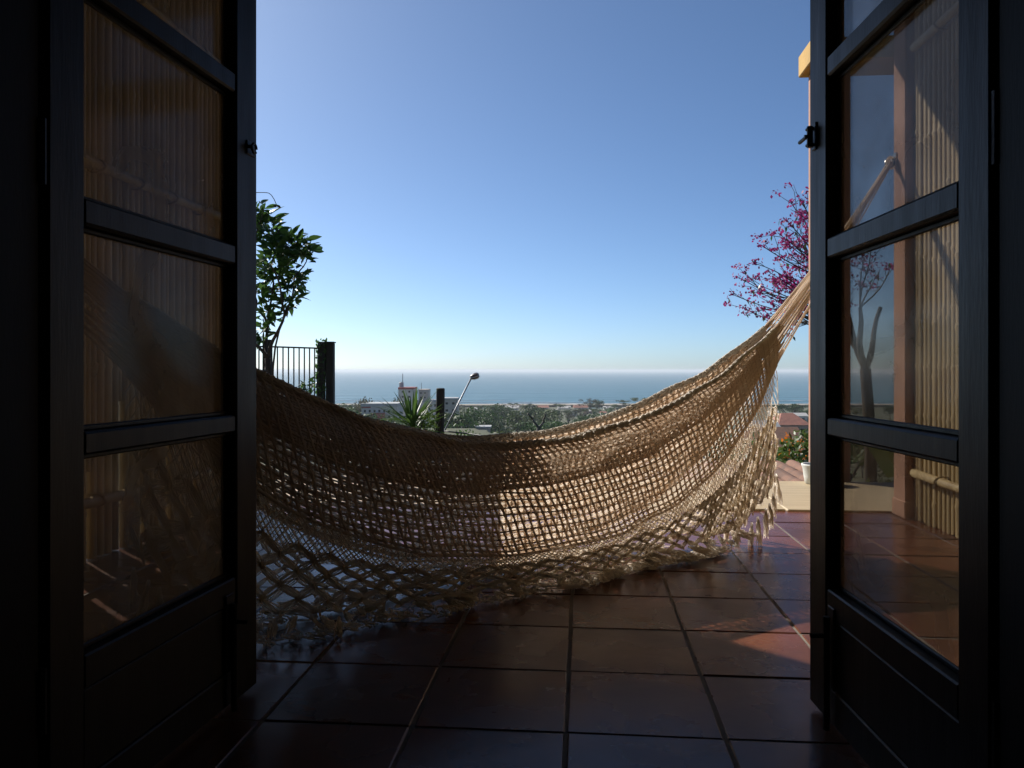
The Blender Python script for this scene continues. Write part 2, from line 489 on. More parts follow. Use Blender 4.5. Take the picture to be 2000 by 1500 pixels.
for k in range(6):  # rafters under the added roof, also out of view
    hb((-2.1 + k * 0.83, 0.01, 3.16), (-2.03 + k * 0.83, 3.9, 3.258), 0.004).build('added_roof_rafter', M_FRAME, house)
rf = hb((-3.06, -3.77, -0.12), (3.06, -0.167, 0.0)).build('room_floor', M_ROOMFLOOR); tag(rf, kind='structure')

# ------------------------------------------------------------------ door leaves
def door_leaf(name, hinge, d, width, inward, label, right):
    """d: unit direction hinge -> free edge, inward: +1/-1 side of d on which the visible face lies"""
    root = empty(name, (hinge[0], hinge[1], 0))
    tag(root, label, 'door', 'pair of glazed door leaves')
    d = np.array((d[0], d[1], 0.0)); nrm = np.array((-d[1], d[0], 0.0)) * inward     # visible face normal
    h = np.array((hinge[0], hinge[1], 0.0))
    fn = lambda p: h + d * p[0] - nrm * p[1] + np.array((0, 0, p[2]))      # p = (along, depth behind visible face, z)
    TH = 0.040; SW = 0.098; SH = 0.082; Z0, Z1 = 0.012, 2.145
    zr = [(1.795, 1.752), (1.412, 1.369), (1.029, 0.986), (0.650, 0.612)]
    zb = 0.2886
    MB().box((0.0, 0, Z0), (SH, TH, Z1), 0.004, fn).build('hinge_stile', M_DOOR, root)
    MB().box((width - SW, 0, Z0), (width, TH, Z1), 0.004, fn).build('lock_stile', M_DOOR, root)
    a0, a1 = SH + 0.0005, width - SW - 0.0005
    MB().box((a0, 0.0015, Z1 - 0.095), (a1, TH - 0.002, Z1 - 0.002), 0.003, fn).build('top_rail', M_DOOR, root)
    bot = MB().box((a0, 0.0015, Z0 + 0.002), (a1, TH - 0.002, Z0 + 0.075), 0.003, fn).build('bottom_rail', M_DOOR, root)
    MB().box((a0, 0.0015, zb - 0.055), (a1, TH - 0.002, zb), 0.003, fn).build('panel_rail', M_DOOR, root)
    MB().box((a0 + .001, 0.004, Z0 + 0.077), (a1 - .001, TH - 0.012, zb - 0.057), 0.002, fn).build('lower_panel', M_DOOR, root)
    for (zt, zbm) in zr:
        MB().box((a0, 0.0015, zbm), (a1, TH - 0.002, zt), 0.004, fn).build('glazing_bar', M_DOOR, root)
    cells = [(Z1 - 0.095, zr[0][0])] + [(zr[k][1], zr[k + 1][0]) for k in range(3)] + [(zr[3][1], zb)]
    for (zt, zl) in cells:
        MB().box((a0 + .001, TH - 0.011, zl + .001), (a1 - .001, TH - 0.007, zt - .001), 0, fn).build('pane', M_GLASS, root)
        bd = MB()
        for q in (((a0, .022, zl), (a1, TH - .0115, zl + .009)), ((a0, .022, zt - .009), (a1, TH - .0115, zt)),
                  ((a0, .022, zl + .0092), (a0 + .009, TH - .0115, zt - .0092)), ((a1 - .009, .022, zl + .0092), (a1, TH - .0115, zt - .0092))):
            bd.box(q[0], q[1], 0.002, fn)
        bd.build('glazing_bead', M_DOOR, root)
    # hardware
    if right:
        hw = MB().box((width - .048, -.004, 1.232), (width - .024, 0, 1.292), 0.002, fn).build('bolt_plate', M_IRON, root)
        bl = MB()
        bl.tubes([fn((width - .036, -.012, 1.238)), fn((width - .036, -.012, 1.284))], .0065, 8, caps=True)
        bl.tubes([fn((width - .036, -.012, 1.262)), fn((width - .036, -.024, 1.262))], .004, 8, caps=True)
        bl.tubes([fn((width - .030, -.018, 1.262)), fn((width + .012, -.018, 1.262))], .0042, 8, caps=True)
        bl.box((width - .044, -.02, 1.240), (width - .028, -.0042, 1.247), 0.002, fn); bl.box((width - .044, -.02, 1.275), (width - .028, -.0042, 1.282), 0.002, fn)
        bl.build('slide_bolt', M_IRON, hw)
    else:
        hw = MB().box((width - .054, -.003, 1.246), (width - .012, 0, 1.278), 0.002, fn).build('keeper_plate', M_IRON, root)
        t = np.linspace(0, 1.75 * math.pi, 14)
        ring = np.array([fn((width - .034 +   .011 * math.cos(x), -.010, 1.262 + .011 * math.sin(x))) for x in t])
        MB().tubes(ring, .003, 8, ref=tuple(nrm), caps=True).tubes([fn((width - .05, -.016, 1.262)), fn((width - .05, -.002, 1.262))], .004, 6, caps=True).build('keeper_ring', M_IRON, hw)
    fb = MB().box((width - .15, -.004, 0.09), (width - .115, 0, 0.26), 0.002, fn).build('foot_bolt_plate', M_IRON, root)
    MB().tubes([fn((width - .132, -.012, 0.006)), fn((width - .132, -.012, 0.24))], .007, 8, caps=True).tubes([fn((width - .132, -.012, .2)), fn((width - .132, -.045, .2))], .005, 8, caps=True).build('foot_bolt', M_IRON, fb)
    for z in (0.25, 1.08, 1.9):
        MB().tubes([fn((-.004, TH * .2, z - .05)), fn((-.004, TH * .2, z + .05))], .007, 8, caps=True).build('hinge', M_IRON, root)
    return root
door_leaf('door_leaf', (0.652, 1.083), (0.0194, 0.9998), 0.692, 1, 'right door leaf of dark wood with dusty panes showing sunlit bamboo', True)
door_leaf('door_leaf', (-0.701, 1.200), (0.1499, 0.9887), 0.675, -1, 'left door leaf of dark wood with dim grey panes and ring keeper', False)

# ------------------------------------------------------------------ pillars and beam
def pillar(a0, a1, b0, b1, ztop, label, mat, zbase=0.0, hook=False):
    root = empty('pillar', hp((a0 + a1) / 2, (b0 + b1) / 2, zbase))
    tag(root, label, 'pillar', 'veranda pillars')
    fn = lambda p: np.array(hp(*p))
    MB().box((a0, b0, zbase), (a1, b1, ztop), 0.008, fn).build('shaft', mat, root)
    MB().box((a0 - .006, b0 - .006, zbase + 0.0), (a1 + .006, b1 + .006, zbase + 0.09), 0.006, fn).build('plinth', mat, root)
    return root
pB = pillar(1.745, 1.975, 3.03, 3.186, 3.255, 'pinkish plastered pillar holding the hammock hook beside the bamboo', M_PINK)
pL = pillar(-1.98, -1.755, 2.99, 3.186, 3.255, 'plastered pillar ending the left bamboo screen', M_PINK)
def hw_(X, D):    # world -> house frame
    r = np.array((X, D, 0)) - O0
    return float(r @ E1), float(r @ E2)
qa0, qb0 = hw_(2.072, 5.36)
pA = pillar(qa0, qa0 + 0.21, qb0, qb0 + 0.25, 2.832, 'slim pink pillar under the yellow beam past the cream border', M_PINK, zbase=-0.45)
beam = MB().box((qa0 - .055, qb0 - .03, 2.834), (qa0 + 2.6, qb0 + .30, 2.985), 0.006, lambda p: np.array(hp(*p))).build('roof_beam', M_OCHRE)
tag(beam, 'yellow beam end above the slim pillar beside the right door', 'beam')
pillar(qa0 + 2.2, qa0 + 2.41, qb0, qb0 + 0.25, 2.832, 'far pink pillar at the other end of the yellow beam', M_PINK, zbase=-0.75)

# ------------------------------------------------------------------ bamboo screens
def cane_mesh(h, seed):
    r = np.random.default_rng(seed)
    zs = [0.0]; rs = [1.0]; z = r.uniform(.08, .25)
    while z < h - .05:
        zs += [z - .014, z - .003, z + .003, z + .014]; rs += [1.0, 1.16, 1.13, .985]
        z += r.uniform(.22, .34)
    zs.append(h); rs.append(.96)
    zs = np.array(zs); rs = np.array(rs)
    b0 = r.uniform(-.006, .006, 2)
    P = np.stack([b0[0] * np.sin(zs * 2.1), b0[1] * np.sin(zs * 1.7 + 1), zs], -1)
    b = MB(); b.tubes(P, rs * 0.5, 9, ref=(1, 0, 0), caps=True)   # unit diameter 1 -> scaled in x, y
    # bend was laid out in metres, undo for the unit diameter
    return b
CANES = []
for k in range(6):
    b = cane_mesh(3.22, 100 + k)
    CANES.append(b.mesh('bamboo_cane', M_BAMBOO, smooth=True))
lm = MB(); th_ = np.linspace(0, 4 * math.pi, 21)
lm.tubes(np.stack([.050 * np.cos(th_), np.linspace(-.007, .007, 21), .027 * np.sin(th_)], -1), .003, 5, ref=(0, 1, 0))
LASH = lm.mesh('lashing', M_TWINE, smooth=True)
def screen(a, b0, b1, label, gaps, inner):
    root = empty('bamboo_screen', hp(a, (b0 + b1) / 2, 0))
    tag(root, label, 'screen', 'bamboo screens beside the terrace')
    rel = lambda p: p - root.location
    bpos = b0
    gi = sorted(gaps)
    while bpos < b1:
        dia = random.uniform(.040, .052)
        if gi and bpos > gi[0][0]:
            gw, gz = gi.pop(0)[1:]
            link_mesh('cane', random.choice(CANES), root, rel(hp(a, bpos + gw / 2, gz)), (0, 0, random.uniform(0, 6.28)), (gw * .96, gw * .96, (3.21 - gz) / 3.22))
            bpos += gw
        p = hp(a + random.uniform(-.006, .006), bpos + dia / 2, 0.004)
        link_mesh('cane', random.choice(CANES), root, rel(p), (0, 0, random.uniform(0, 6.28)), (dia, dia, random.uniform(.992, 1.0)))
        bpos += dia + random.uniform(.0004, .004)
    for z in (0.245, 1.56, 2.35):
        ra = a + inner * 0.048
        P = np.array([hp(ra, t, z + .012 * math.sin(t * 2)) for t in np.linspace(b0 + .03, b1 - .02, 9)])
        rail = MB().tubes(P, .021, 9, caps=True).build('cross_pole', M_BAMBOO, root, smooth=True)
        for t in np.arange(b0 + .1, b1 - .05, .28):
            link_mesh('lashing', LASH, rail, rel(hp(ra - inner * .022, t, z + .012 * math.sin(t * 2))), (0, 0, HROT))
    return root
screen(-1.81, 0.06, 2.96, 'shaded bamboo cane screen behind the left door panes', [(1.62, .030, .55), (1.78, .028, .35), (2.02, .030, .62), (2.2, .022, .2), (2.4, .031, .55), (2.62, .026, .3)], 1)
screen(1.81, 0.06, 2.99, 'sunlit bamboo cane screen behind the right door panes', [], -1)

# ------------------------------------------------------------------ the hammock
AX = np.array((0.8060, 0.5919, 0.0)); NX = np.array((0.5919, -0.8060, 0.0))
HC = np.array((0.10, 2.75, 0.0))
HOOK_R = np.array(at(1740, 318, 4.115)); HOOK_L = np.array((-1.76, 1.385, 1.83))
SE = 1.30
_s = np.array([-1.30, -.983, -.783, -.603, -.405, -.124, .101, .349, .625, .933, 1.242, 1.30])
_zr = np.array([.935, .744, .6585, .588, .540, .503, .518, .546, .619, .728, .902, .940])
_sb = np.array([-1.30, -1.10, -.95, -.70, -.40, -.1, .2, .45, .65, .92, 1.07, 1.20, 1.30])
_zb = np.array([.74, .52, .385, .255, .165, .135, .140, .170, .225, .370, .485, .63, .755])
def smooth_interp(x, xp, fp):
    x = np.asarray(x, float)
    o = 0
    for k, w in ((-.09, .2), (-.045, .2), (0, .2), (.045, .2), (.09, .2)):
        xx = x + k
        v = np.interp(xx, xp, fp)
        v = v + np.where(xx > xp[-1], (xx - xp[-1]) * (fp[-1] - fp[-2]) / (xp[-1] - xp[-2]), 0) + np.where(xx < xp[0], (xx - xp[0]) * (fp[1] - fp[0]) / (xp[1] - xp[0]), 0)
        o = o + v * w
    return o
zr_ = lambda s: smooth_interp(s, _s, _zr)
zb_ = lambda s: smooth_interp(s, _sb, _zb)
def taper(s): return np.clip(1 - (np.asarray(s) / 1.36) ** 2, 0, 1)
def ctrl(s):
    """cross-section control points (offset toward camera w, z) for each s -> (...,8,2)"""
    zr = zr_(s); zb = zb_(s); tp = taper(s); W = .022 + .075 * tp; c0 = -.055 * tp
    val = zr - .46 * (zr - zb)
    pts = [(W * 1.10 + c0, zb), (W * 1.22 + c0, zb * .62 + zr * .38), (W * 1.05 + c0, zb * .22 + zr * .78), (W * .72 + c0, zr - .008), (W * .42 + c0, val * .5 + zr * .5),
           (W * .05 + c0, val), (-W * .35 + c0, val * .5 + zr * .5), (-W * .80 + c0, zr + .004), (-W * 1.25 + c0, zb * .25 + zr * .75), (-W * 1.5 + c0, zb * .6 + zr * .4 - .02), (-W * 1.45 + c0, zb - .065 * tp)]
    return np.stack([np.stack([np.broadcast_to(a, np.shape(s)), np.broadcast_to(c, np.shape(s))], -1) for a, c in pts], -2)
def surf(s, v):
    """s along (m), v in 0..1 across, same shapes -> points"""
    s = np.asarray(s, float); v = np.asarray(v, float)
    tp = taper(s)
    shear = .24 * (0.30 - np.clip(v, 0, .3)) / .3 * tp
    se = s + shear - .08 * tp
    C = ctrl(se); n = C.shape[-2]
    x = np.clip(v, 0, 1) * (n - 1); i = np.clip(x.astype(int), 0, n - 2); t = (x - i)[..., None]
    g = lambda k: np.take_along_axis(C, np.clip(i + k, 0, n - 1)[..., None, None].repeat(2, -1), axis=-2)[..., 0, :]
    p0, p1, p2, p3 = g(-1), g(0), g(1), g(2)
    q = .5 * (2 * p1 + (p2 - p0) * t + (2 * p0 - 5 * p1 + 4 * p2 - p3) * t * t + (3 * p1 - p0 - 3 * p2 + p3) * t ** 3)
    w, z = q[..., 0], q[..., 1]
    w = w + .008 * np.sin(se * 9.0 + v * 7) * tp + .005 * np.sin(se * 23 + v * 17)
    z = z + .004 * np.sin(se * 15 + v * 31) * tp
    return HC + AX * se[..., None] + NX * w[..., None] + np.array((0, 0, 1.0)) * z[..., None]

ham = empty('hammock', HC)
tag(ham, 'cream cotton net hammock with long macrame fringe hung across the terrace', 'hammock')
NR, NC = 64, 92
# cross cords (thick)
sg = np.linspace(-SE, SE, NC); vg = np.linspace(0, 1, NR * 2 + 1)
S2, V2 = np.meshgrid(sg, vg, indexing='ij')
S2 = S2 + rng.normal(0, .0012, (NC, 1)) + .0008 * np.sin(V2 * 40 + rng.uniform(0, 6, (NC, 1)))
P = surf(S2, V2)
rad = .0044 * (1 + .22 * np.cos(V2 * NR * 2 * math.pi)) * rng.uniform(.88, 1.12, (NC, 1))
b = MB(); b.tubes(P, rad, 6, ref=tuple(AX))
tag(b.build('cross_cords', M_COTTON, ham, smooth=True), kind='stuff')
# lengthwise cords (thin)
vg = np.linspace(0, 1, NR + 1); sg = np.linspace(-SE, SE, NC * 2 + 1)
V2, S2 = np.meshgrid(vg, sg, indexing='ij')
P = surf(S2, np.clip(V2 + rng.normal(0, .0007, (NR + 1, 1)) + .0005 * np.sin(S2 * 50 + rng.uniform(0, 6, (NR + 1, 1))), 0, 1))
rad = .0031 * rng.uniform(.85, 1.15, (NR + 1, 1)) * (1 + .25 * np.cos((S2 + SE) / (2 * SE) * (NC - 1) * 2 * math.pi))
rad[0] = .0050; rad[-1] = .0050
b = MB(); b.tubes(P, rad, 5, ref=tuple(NX))
tag(b.build('lengthwise_cords', M_COTTON, ham, smooth=True), kind='stuff')
vg = .70 + .292 * np.linspace(0, 1, 118) ** .82; sg = np.linspace(-SE, SE, NC + 1)
V2, S2 = np.meshgrid(vg, sg, indexing='ij')
P = surf(S2, np.clip(V2 + .0012 * np.sin(S2 * 40 + rng.uniform(0, 6, (len(vg), 1))) + rng.normal(0, .0012, V2.shape), 0, 1))
b = MB(); b.tubes(P, .0026 * rng.uniform(.8, 1.2, (len(vg), 1)), 4, ref=tuple(NX))
tag(b.build('inner_weft', M_THREAD, ham, smooth=True), kind='stuff')
# rounded selvedge of plied cords along both rims
M_RIM = material('cream_plied_rim_cord', (0.93, 0.86, 0.76), 0.95, col2=(0.86, 0.77, 0.65), vscale=14, bump=0.9, bscale=220, spec=0.1, trans=0.22)
for v0, nn in ((.70, 7), (.30, 5)):
    b = MB(); vg = v0 + np.linspace(-.030, .030, nn); sg = np.linspace(-SE, SE, NC * 4 + 1)
    V2, S2 = np.meshgrid(vg, sg, indexing='ij')
    P = surf(S2, V2 + .004 * np.sin(S2 * 2 * math.pi / .055 + np.arange(nn)[:, None] * 2.1))
    P[..., 2] += .003 + .003 * np.sin(S2 * 2 * math.pi / .028 + np.arange(nn)[:, None] * 1.7)
    b.tubes(P, .0046 * (1 + .3 * np.sin(S2 * 2 * math.pi / .0275 + np.arange(nn)[:, None])), 6, ref=tuple(NX))
    tag(b.build('rim_cords', M_RIM, ham, smooth=True), kind='stuff')
# gathered solid ends and suspension cords
for sgn, hook in ((1, HOOK_R), (-1, HOOK_L)):
    b = MB()
    vv = np.linspace(0.0, 1.0, 84)
    ss = np.linspace(SE - .10, SE + .02, 8) * sgn
    V2, S2 = np.meshgrid(vv, ss, indexing='ij')
    P = surf(S2 + sgn * rng.uniform(-.03, .045, (84, 1)) * np.linspace(0, 1, 8)[None], V2)
    b.tubes(P, .0036 * rng.uniform(.6, 1.3, (84, 1)), 5, ref=tuple(NX))
    tag(b.build('gathered_end', M_COTTON, ham, smooth=True), kind='stuff')
    for k in range(34):
        v0 = (k + .5) / 34
        p0 = surf(np.array(sgn * (SE + .0)), np.array(v0))
        t = np.linspace(0, 1, 9)[:, None]
        end = hook + rng.normal(0, .006, 3)
        Pc = p0 * (1 - t) + end * t + np.array((0, 0, -1.0)) * (.02 * rng.uniform(.2, 1.3)) * np.sin(math.pi * t)
        MB().tubes(Pc, rng.uniform(.0022, .0036), 5, ref=(0.3, .2, .9)).build('suspension_cord', M_COTTON, ham, smooth=True)
    lp = np.array([hook + .028 * (math.cos(x) * AX * sgn + math.sin(x) * np.array((0, 0, 1.))) for x in np.linspace(0, 2 * math.pi, 15)])
    MB().tubes(lp, .009, 7, ref=tuple(NX)).build('end_loop', M_COTTON, ham, smooth=True)

def border_pt(s, side):
    return surf(s, np.zeros_like(s) if side > 0 else np.ones_like(s))
FL = .43
def fringe(s, u, side):
    """u 0..1 down the fringe"""
    s = np.asarray(s, float); u = np.asarray(u, float)
    B = border_pt(s, side)
    fl = FL + .09 * sstep((np.abs(s) - .75) / .5)
    drop = np.minimum(fl, (B[..., 2] - .022))
    slack = (fl - drop) / fl
    z = B[..., 2] - drop * u
    w = side * (.014 * u + .018 * np.sin(s * 21 + 2.0 * u) * u * (1 - .5 * slack) + slack * .012 * u * u + .012 * slack * np.sin(u * 9 + s * 13))
    q = B + NX * w[..., None] + AX * (.03 * u * slack * np.sin(s * 31))[..., None]
    # right end swings back toward the middle as it hangs
    q[..., 2] = z
    return q
tassel_meshes = []
for k in range(5):
    r = np.random.default_rng(300 + k); b = MB()
    m = 22; L = r.uniform(.075, .115, m)
    t = np.linspace(0, 1, 6)
    ang = r.uniform(0, 6.28, m); sp = r.uniform(.2, 1.0, m) * .014
    P = np.stack([(np.cos(ang) * sp)[:, None] * np.sin(t * 2.2)[None] ** 1 + .004 * np.sin(t * 7 + ang[:, None]), (np.sin(ang) * sp)[:, None] * np.sin(t * 2.2)[None], -L[:, None] * t[None]], -1)
    b.tubes(P, np.array([.0022, .0020, .0020, .0020, .0018, .0010]), 4, ref=(1, 0, 0))
    b.tubes([(0, 0, .012), (0, 0, 0), (0, 0, -.012)], [.004, .0065, .0045], 6, ref=(1, 0, 0))
    tassel_meshes.append(b.mesh('tassel', M_TASSEL, smooth=True))
for side in (1, -1):
    net = MB()
    # fine diamond netting below the border
    s0 = np.arange(-SE + .02, SE - .0, .019)
    t = np.linspace(0, 1, 8)
    for dr in (-1, 1):
        S2 = s0[:, None] + dr * .075 * t[None] + rng.normal(0, .002, (len(s0), 1)); U2 = .34 * t[None] * np.ones_like(S2)
        S2 = np.clip(S2, -SE, SE)
        net.tubes(fringe(S2, U2, side), .0020, 4, ref=tuple(NX))
    tag(net.build('fringe_netting', M_THREAD, ham, smooth=True), kind='stuff')
    # coarse macrame: knots with fanned threads between them
    mac = MB(); kn = MB()
    KS = .080; ROWS = 6; u0, u1 = .26, .94
    nk = int(2 * SE / KS)
    TH = 11 if side > 0 else 7
    for r_ in range(ROWS):
        sk = -SE + KS * (np.arange(nk) + .5 * (r_ % 2)) + .01
        sk = sk + rng.normal(0, .004, nk)
        ua = u0 + (u1 - u0) * r_ / ROWS; ub = u0 + (u1 - u0) * (r_ + 1) / ROWS
        kv = np.linspace(0, 1, 3)
        Pk = fringe(np.clip(sk[:, None] + 0 * kv[None], -SE, SE), (ua + (kv[None] - .5) * .050) * np.ones((nk, 1)), side) + side * NX * .003
        kn.tubes(Pk, np.array([.0030, .0042, .0030]), 6, ref=tuple(NX), caps=True)
        sk = np.concatenate([sk, sk[sk > .60] + KS * .5 + .004]); nk_ = nk; nk = len(sk)
        if r_ == ROWS - 1: nk = nk_; continue
        t = np.linspace(0, 1, 7)
        for dr in (-.5, .5):
            for j in range(TH):
                off = (j - (TH - 1) / 2) * .0036 * (11 / TH) ** .5
                S2 = sk[:, None] + dr * KS * t[None] + off * (.30 + .70 * np.sin(math.pi * t))[None] * rng.uniform(.8, 1.1, (nk, 1))
                U2 = ua + (ub - ua) * t[None] + .006 * np.sin(math.pi * t)[None] * rng.normal(0, 1, (nk, 1)) * .6 + 0 * S2
                Pq = fringe(np.clip(S2, -SE, SE), U2, side) + NX * (.0025 * np.sin(math.pi * t) * rng.normal(0, 1, (nk, 1)))[..., None]
                mac.tubes(Pq, .0016, 4, ref=tuple(NX))
        nk = nk_
    tag(mac.build('fringe_macrame', M_TASSEL, ham, smooth=True), kind='stuff')
    tag(kn.build('fringe_knots', M_COTTON, ham, smooth=True), kind='stuff')
    # tassels: hanging free at the ends, heaped on the floor in the middle
    st = np.arange(-SE + .03, SE, .037)
    for s in st:
        s = s + rng.normal(0, .004)
        p = fringe(np.array(s), np.array(.93), side)
        free = p[2] - .10
        q = p - HC
        if free > -.03:
            link_mesh('tassel', random.choice(tassel_meshes), ham, q, (rng.normal(0, .12), rng.normal(0, .12), rng.uniform(0, 6.28)), (1, 1, random.uniform(.85, 1.15)))
        else:
            yaw = math.atan2(NX[1] * side, NX[0] * side) + rng.normal(0, 1.0)
            el = R(rng.uniform(70, 92))
            rot = (Matrix.Rotation(yaw, 4, 'Z') @ Matrix.Rotation(-el, 4, 'Y')).to_euler()
            q = q + NX * side * rng.uniform(-.07, -.01); q[2] = max(.022, min(q[2], .06)) + rng.uniform(0, .02)
            link_mesh('tassel', random.choice(tassel_meshes), ham, q, rot, (1.0, 1.0, random.uniform(.6, .9)))
    # heaped loose ends of the fringe on the floor
    heap = MB()
    sh = np.concatenate([np.arange(-1.05, -.1, .007), np.arange(-.1, .80, .0026)])
    sh = sh + rng.normal(0, .006, len(sh))
    k = len(sh); t = np.linspace(0, 1, 9)
    base = fringe(sh, np.full(k, .9), side)
    ph = rng.uniform(0, 6.28, (k, 1)); amp = rng.uniform(.012, .032, (k, 1)); hz = rng.uniform(.008, .034, (k, 1))
    ww = side * (amp * np.sin(t[None] * 5.5 + ph) + rng.uniform(-.03, .02, (k, 1)))
    aa = rng.normal(0, .05, (k, 1)) * t[None] + .012 * np.sin(t[None] * 9 + ph)
    zz = .006 + hz * np.abs(np.sin(t[None] * 3.1 + ph * .5))
    Pq = base[:, None, :] + NX * ww[..., None] + AX * aa[..., None]
    Pq[..., 2] = zz
    heap.tubes(Pq, .0021 * rng.uniform(.7, 1.3, (k, 1)), 4, ref=(0.2, 0.1, 1))
    tag(heap.build('heaped_fringe', M_TASSEL, ham, smooth=True), kind='stuff')
# steel hooks
fnB = lambda p: np.array(hp(*p))
ha, hb_ = hw_(HOOK_R[0], HOOK_R[1])
t = np.linspace(-.6 * math.pi, .9 * math.pi, 14)
hk = [np.array(hp(1.744, hb_, HOOK_R[2] + .02)), np.array(hp(1.73, hb_, HOOK_R[2] + .02))] + [np.array(hp(1.715 - .022 * math.cos(x - 1.2), hb_, HOOK_R[2] + .0 + .022 * math.sin(x - 1.2))) for x in t]
MB().tubes(np.array(hk), .0055, 7, ref=tuple(E2), caps=True).box((1.738, hb_ - .02, HOOK_R[2] - .01), (1.7445, hb_ + .02, HOOK_R[2] + .05), 0, fnB).build('hook', M_STEEL, pB, smooth=False)
ha, hb_ = hw_(HOOK_L[0], HOOK_L[1])
hk = [np.array(hp(ha, t, 1.84)) for t in (0.0, hb_ * .5, hb_)]
MB().tubes(np.array(hk), .007, 7, ref=tuple(E1), caps=True).build('wall_hook', M_STEEL, house)

# ------------------------------------------------------------------ plants near the terrace
def branch_pts(p0, p1, n=7, wob=.04, rs=None):
    rs = rs or rng
    p0 = np.array(p0, float); p1 = np.array(p1, float)
    t = np.linspace(0, 1, n)[:, None]
    L = np.linalg.norm(p1 - p0)
    return p0 * (1 - t) + p1 * t + np.sin(math.pi * t) * rs.normal(0, wob * L, 3) + np.sin(2 * math.pi * t) * rs.normal(0, wob * .5 * L, 3)

def leaf_mesh(name, L, Wd, mat, fold=.25, bend=.2, n=6):
    b = MB(); t = np.linspace(0, 1, n)
    wd = Wd * np.sin(math.pi * np.clip(t, 0.02, .985)) ** .8 * (1 - .15 * t)
    z = -bend * L * t ** 2
    mid = np.stack([L * t, 0 * t, z], -1)
    lt = np.stack([L * t, wd, z + fold * wd], -1); rt = np.stack([L * t, -wd, z + fold * wd], -1)
    V = np.concatenate([mid, lt, rt]); fs = []
    for i in range(n - 1):
        fs += [(i, i + 1, n + i + 1, n + i), (i + 1, i, 2 * n + i, 2 * n + i + 1)]
    b.add(V, fs)
    return b.mesh(name, mat, smooth=True)

# --- leafy tree at the left, partly behind the door
base = np.array((-2.86, 9.0, float(terrain(-2.86, 9.0)) - .05))
tree = empty('garden_tree', base)
tag(tree, 'small dark leafy tree above the black iron fence at left', 'tree')
tk = MB()
fork = np.array(at(523, 700, 9.0))
tk.tubes(branch_pts(base, fork, 7, .02), np.linspace(.05, .036, 7), 8, caps=True)
tips = []
limbs = [((523, 700), (556, 612), .022), ((523, 700), (500, 600), .022), ((532, 760), (566, 600), .014), ((523, 700), (470, 640), .02), ((556, 612), (575, 540), .014), ((556, 612), (530, 520), .014),
         ((500, 600), (500, 470), .015), ((575, 540), (600, 490), .009), ((530, 520), (545, 450), .01), ((500, 470), (515, 410), .008), ((500, 600), (450, 500), .014), ((575, 540), (598, 555), .007), ((450, 500), (440, 420), .01)]
for (a, c, r_) in limbs:
    p0 = at(*a, 9.0 + rng.uniform(-.0, .0)); p1 = at(*c, 9.0 + rng.uniform(-.35, .35))
    Pb = branch_pts(p0, p1, 6, .05)
    tk.tubes(Pb, np.linspace(r_, r_ * .6, 6), 6)
trunk = tk.build('trunk', M_BARK, tree, smooth=True)
leaf_me = [leaf_mesh('tree_leaf', .16, .036, M_LEAF, .3, .15), leaf_mesh('tree_leaf', .14, .034, M_LEAF, .2, .3), leaf_mesh('tree_leaf', .125, .029, M_LEAF, .35, .05)]
tw = MB()
blobs = [((506, 420), .14, 26), ((520, 455), .17, 34), ((560, 480), .19, 40), ((585, 490), .16, 34), ((535, 515), .22, 46), ((575, 545), .17, 34), ((510, 560), .20, 40), ((560, 590), .12, 16), ((525, 615), .14, 18), ((505, 655), .11, 14)]
crown = tw.tubes(branch_pts(at(523, 640, 9), at(530, 520, 9.1), 5), .012, 5)
crown = tw.build('crown', M_BARK, tree, smooth=True)
cbase = np.array(tree.location)
for (c, rad, n) in blobs:
    c0 = np.array(at(*c, 9.0))
    for k in range(n):
        v = rng.normal(0, 1, 3); v /= np.linalg.norm(v)
        p = c0 + v * rad * rng.uniform(.35, 1.0) ** .6 * np.array((1, 1.2, 1))
        yaw = math.atan2(v[1], v[0]) + rng.normal(0, .7); pit = rng.uniform(-.2, .9)
        rot = (Matrix.Rotation(yaw, 4, 'Z') @ Matrix.Rotation(-pit, 4, 'Y') @ Matrix.Rotation(rng.normal(0, .5), 4, 'X')).to_euler()
        sc = rng.uniform(.85, 1.35)
        link_mesh('leaf', random.choice(leaf_me), crown, p - cbase, rot, (sc, sc, sc))
q = []
for (c, rad, n) in blobs:
    c0 = np.array(at(*c, 9.1))
    for k in range(int(n * 2.2)):
        v = rng.normal(0, 1, 3); v /= np.linalg.norm(v)
        p = c0 + v * rad * rng.uniform(.1, 1.0) ** .5
        d1 = v + rng.normal(0, .7, 3); d1 /= np.linalg.norm(d1); d2 = np.cross(d1, rng.normal(0, 1, 3)); d2 /= np.linalg.norm(d2)
        sz = rng.uniform(.045, .075)
        q.append([p - d1 * sz, p - d2 * sz * .38, p + d1 * sz, p + d2 * sz * .38])
fo = MB().quads(q).build('foliage', M_LEAF, tree); tag(fo, kind='stuff')
# a thin tendril above the crown
tt = np.linspace(0, 1, 14)
Pt = np.array([at(470 + 62 * x + 8 * math.sin(x * 1.57), 378 - 2 * math.sin(x * 3) + (max(0, x - .72) / .28) ** 2 * 22, 8.9) for x in tt])
MB().tubes(Pt, .0042, 5, ref=(0, 1, 0)).quads([[Pt[-1], Pt[-1] + np.array((.04, 0, -.01)), Pt[-1] + np.array((.05, .01, -.04)), Pt[-1] + np.array((.01, 0, -.03))],
    [Pt[-1], Pt[-1] + np.array((-.04, 0, -.0)), Pt[-1] + np.array((-.03, .01, -.03)), Pt[-1] + np.array((0, 0, -.03))]]).build('tendril', M_BARK, tree)

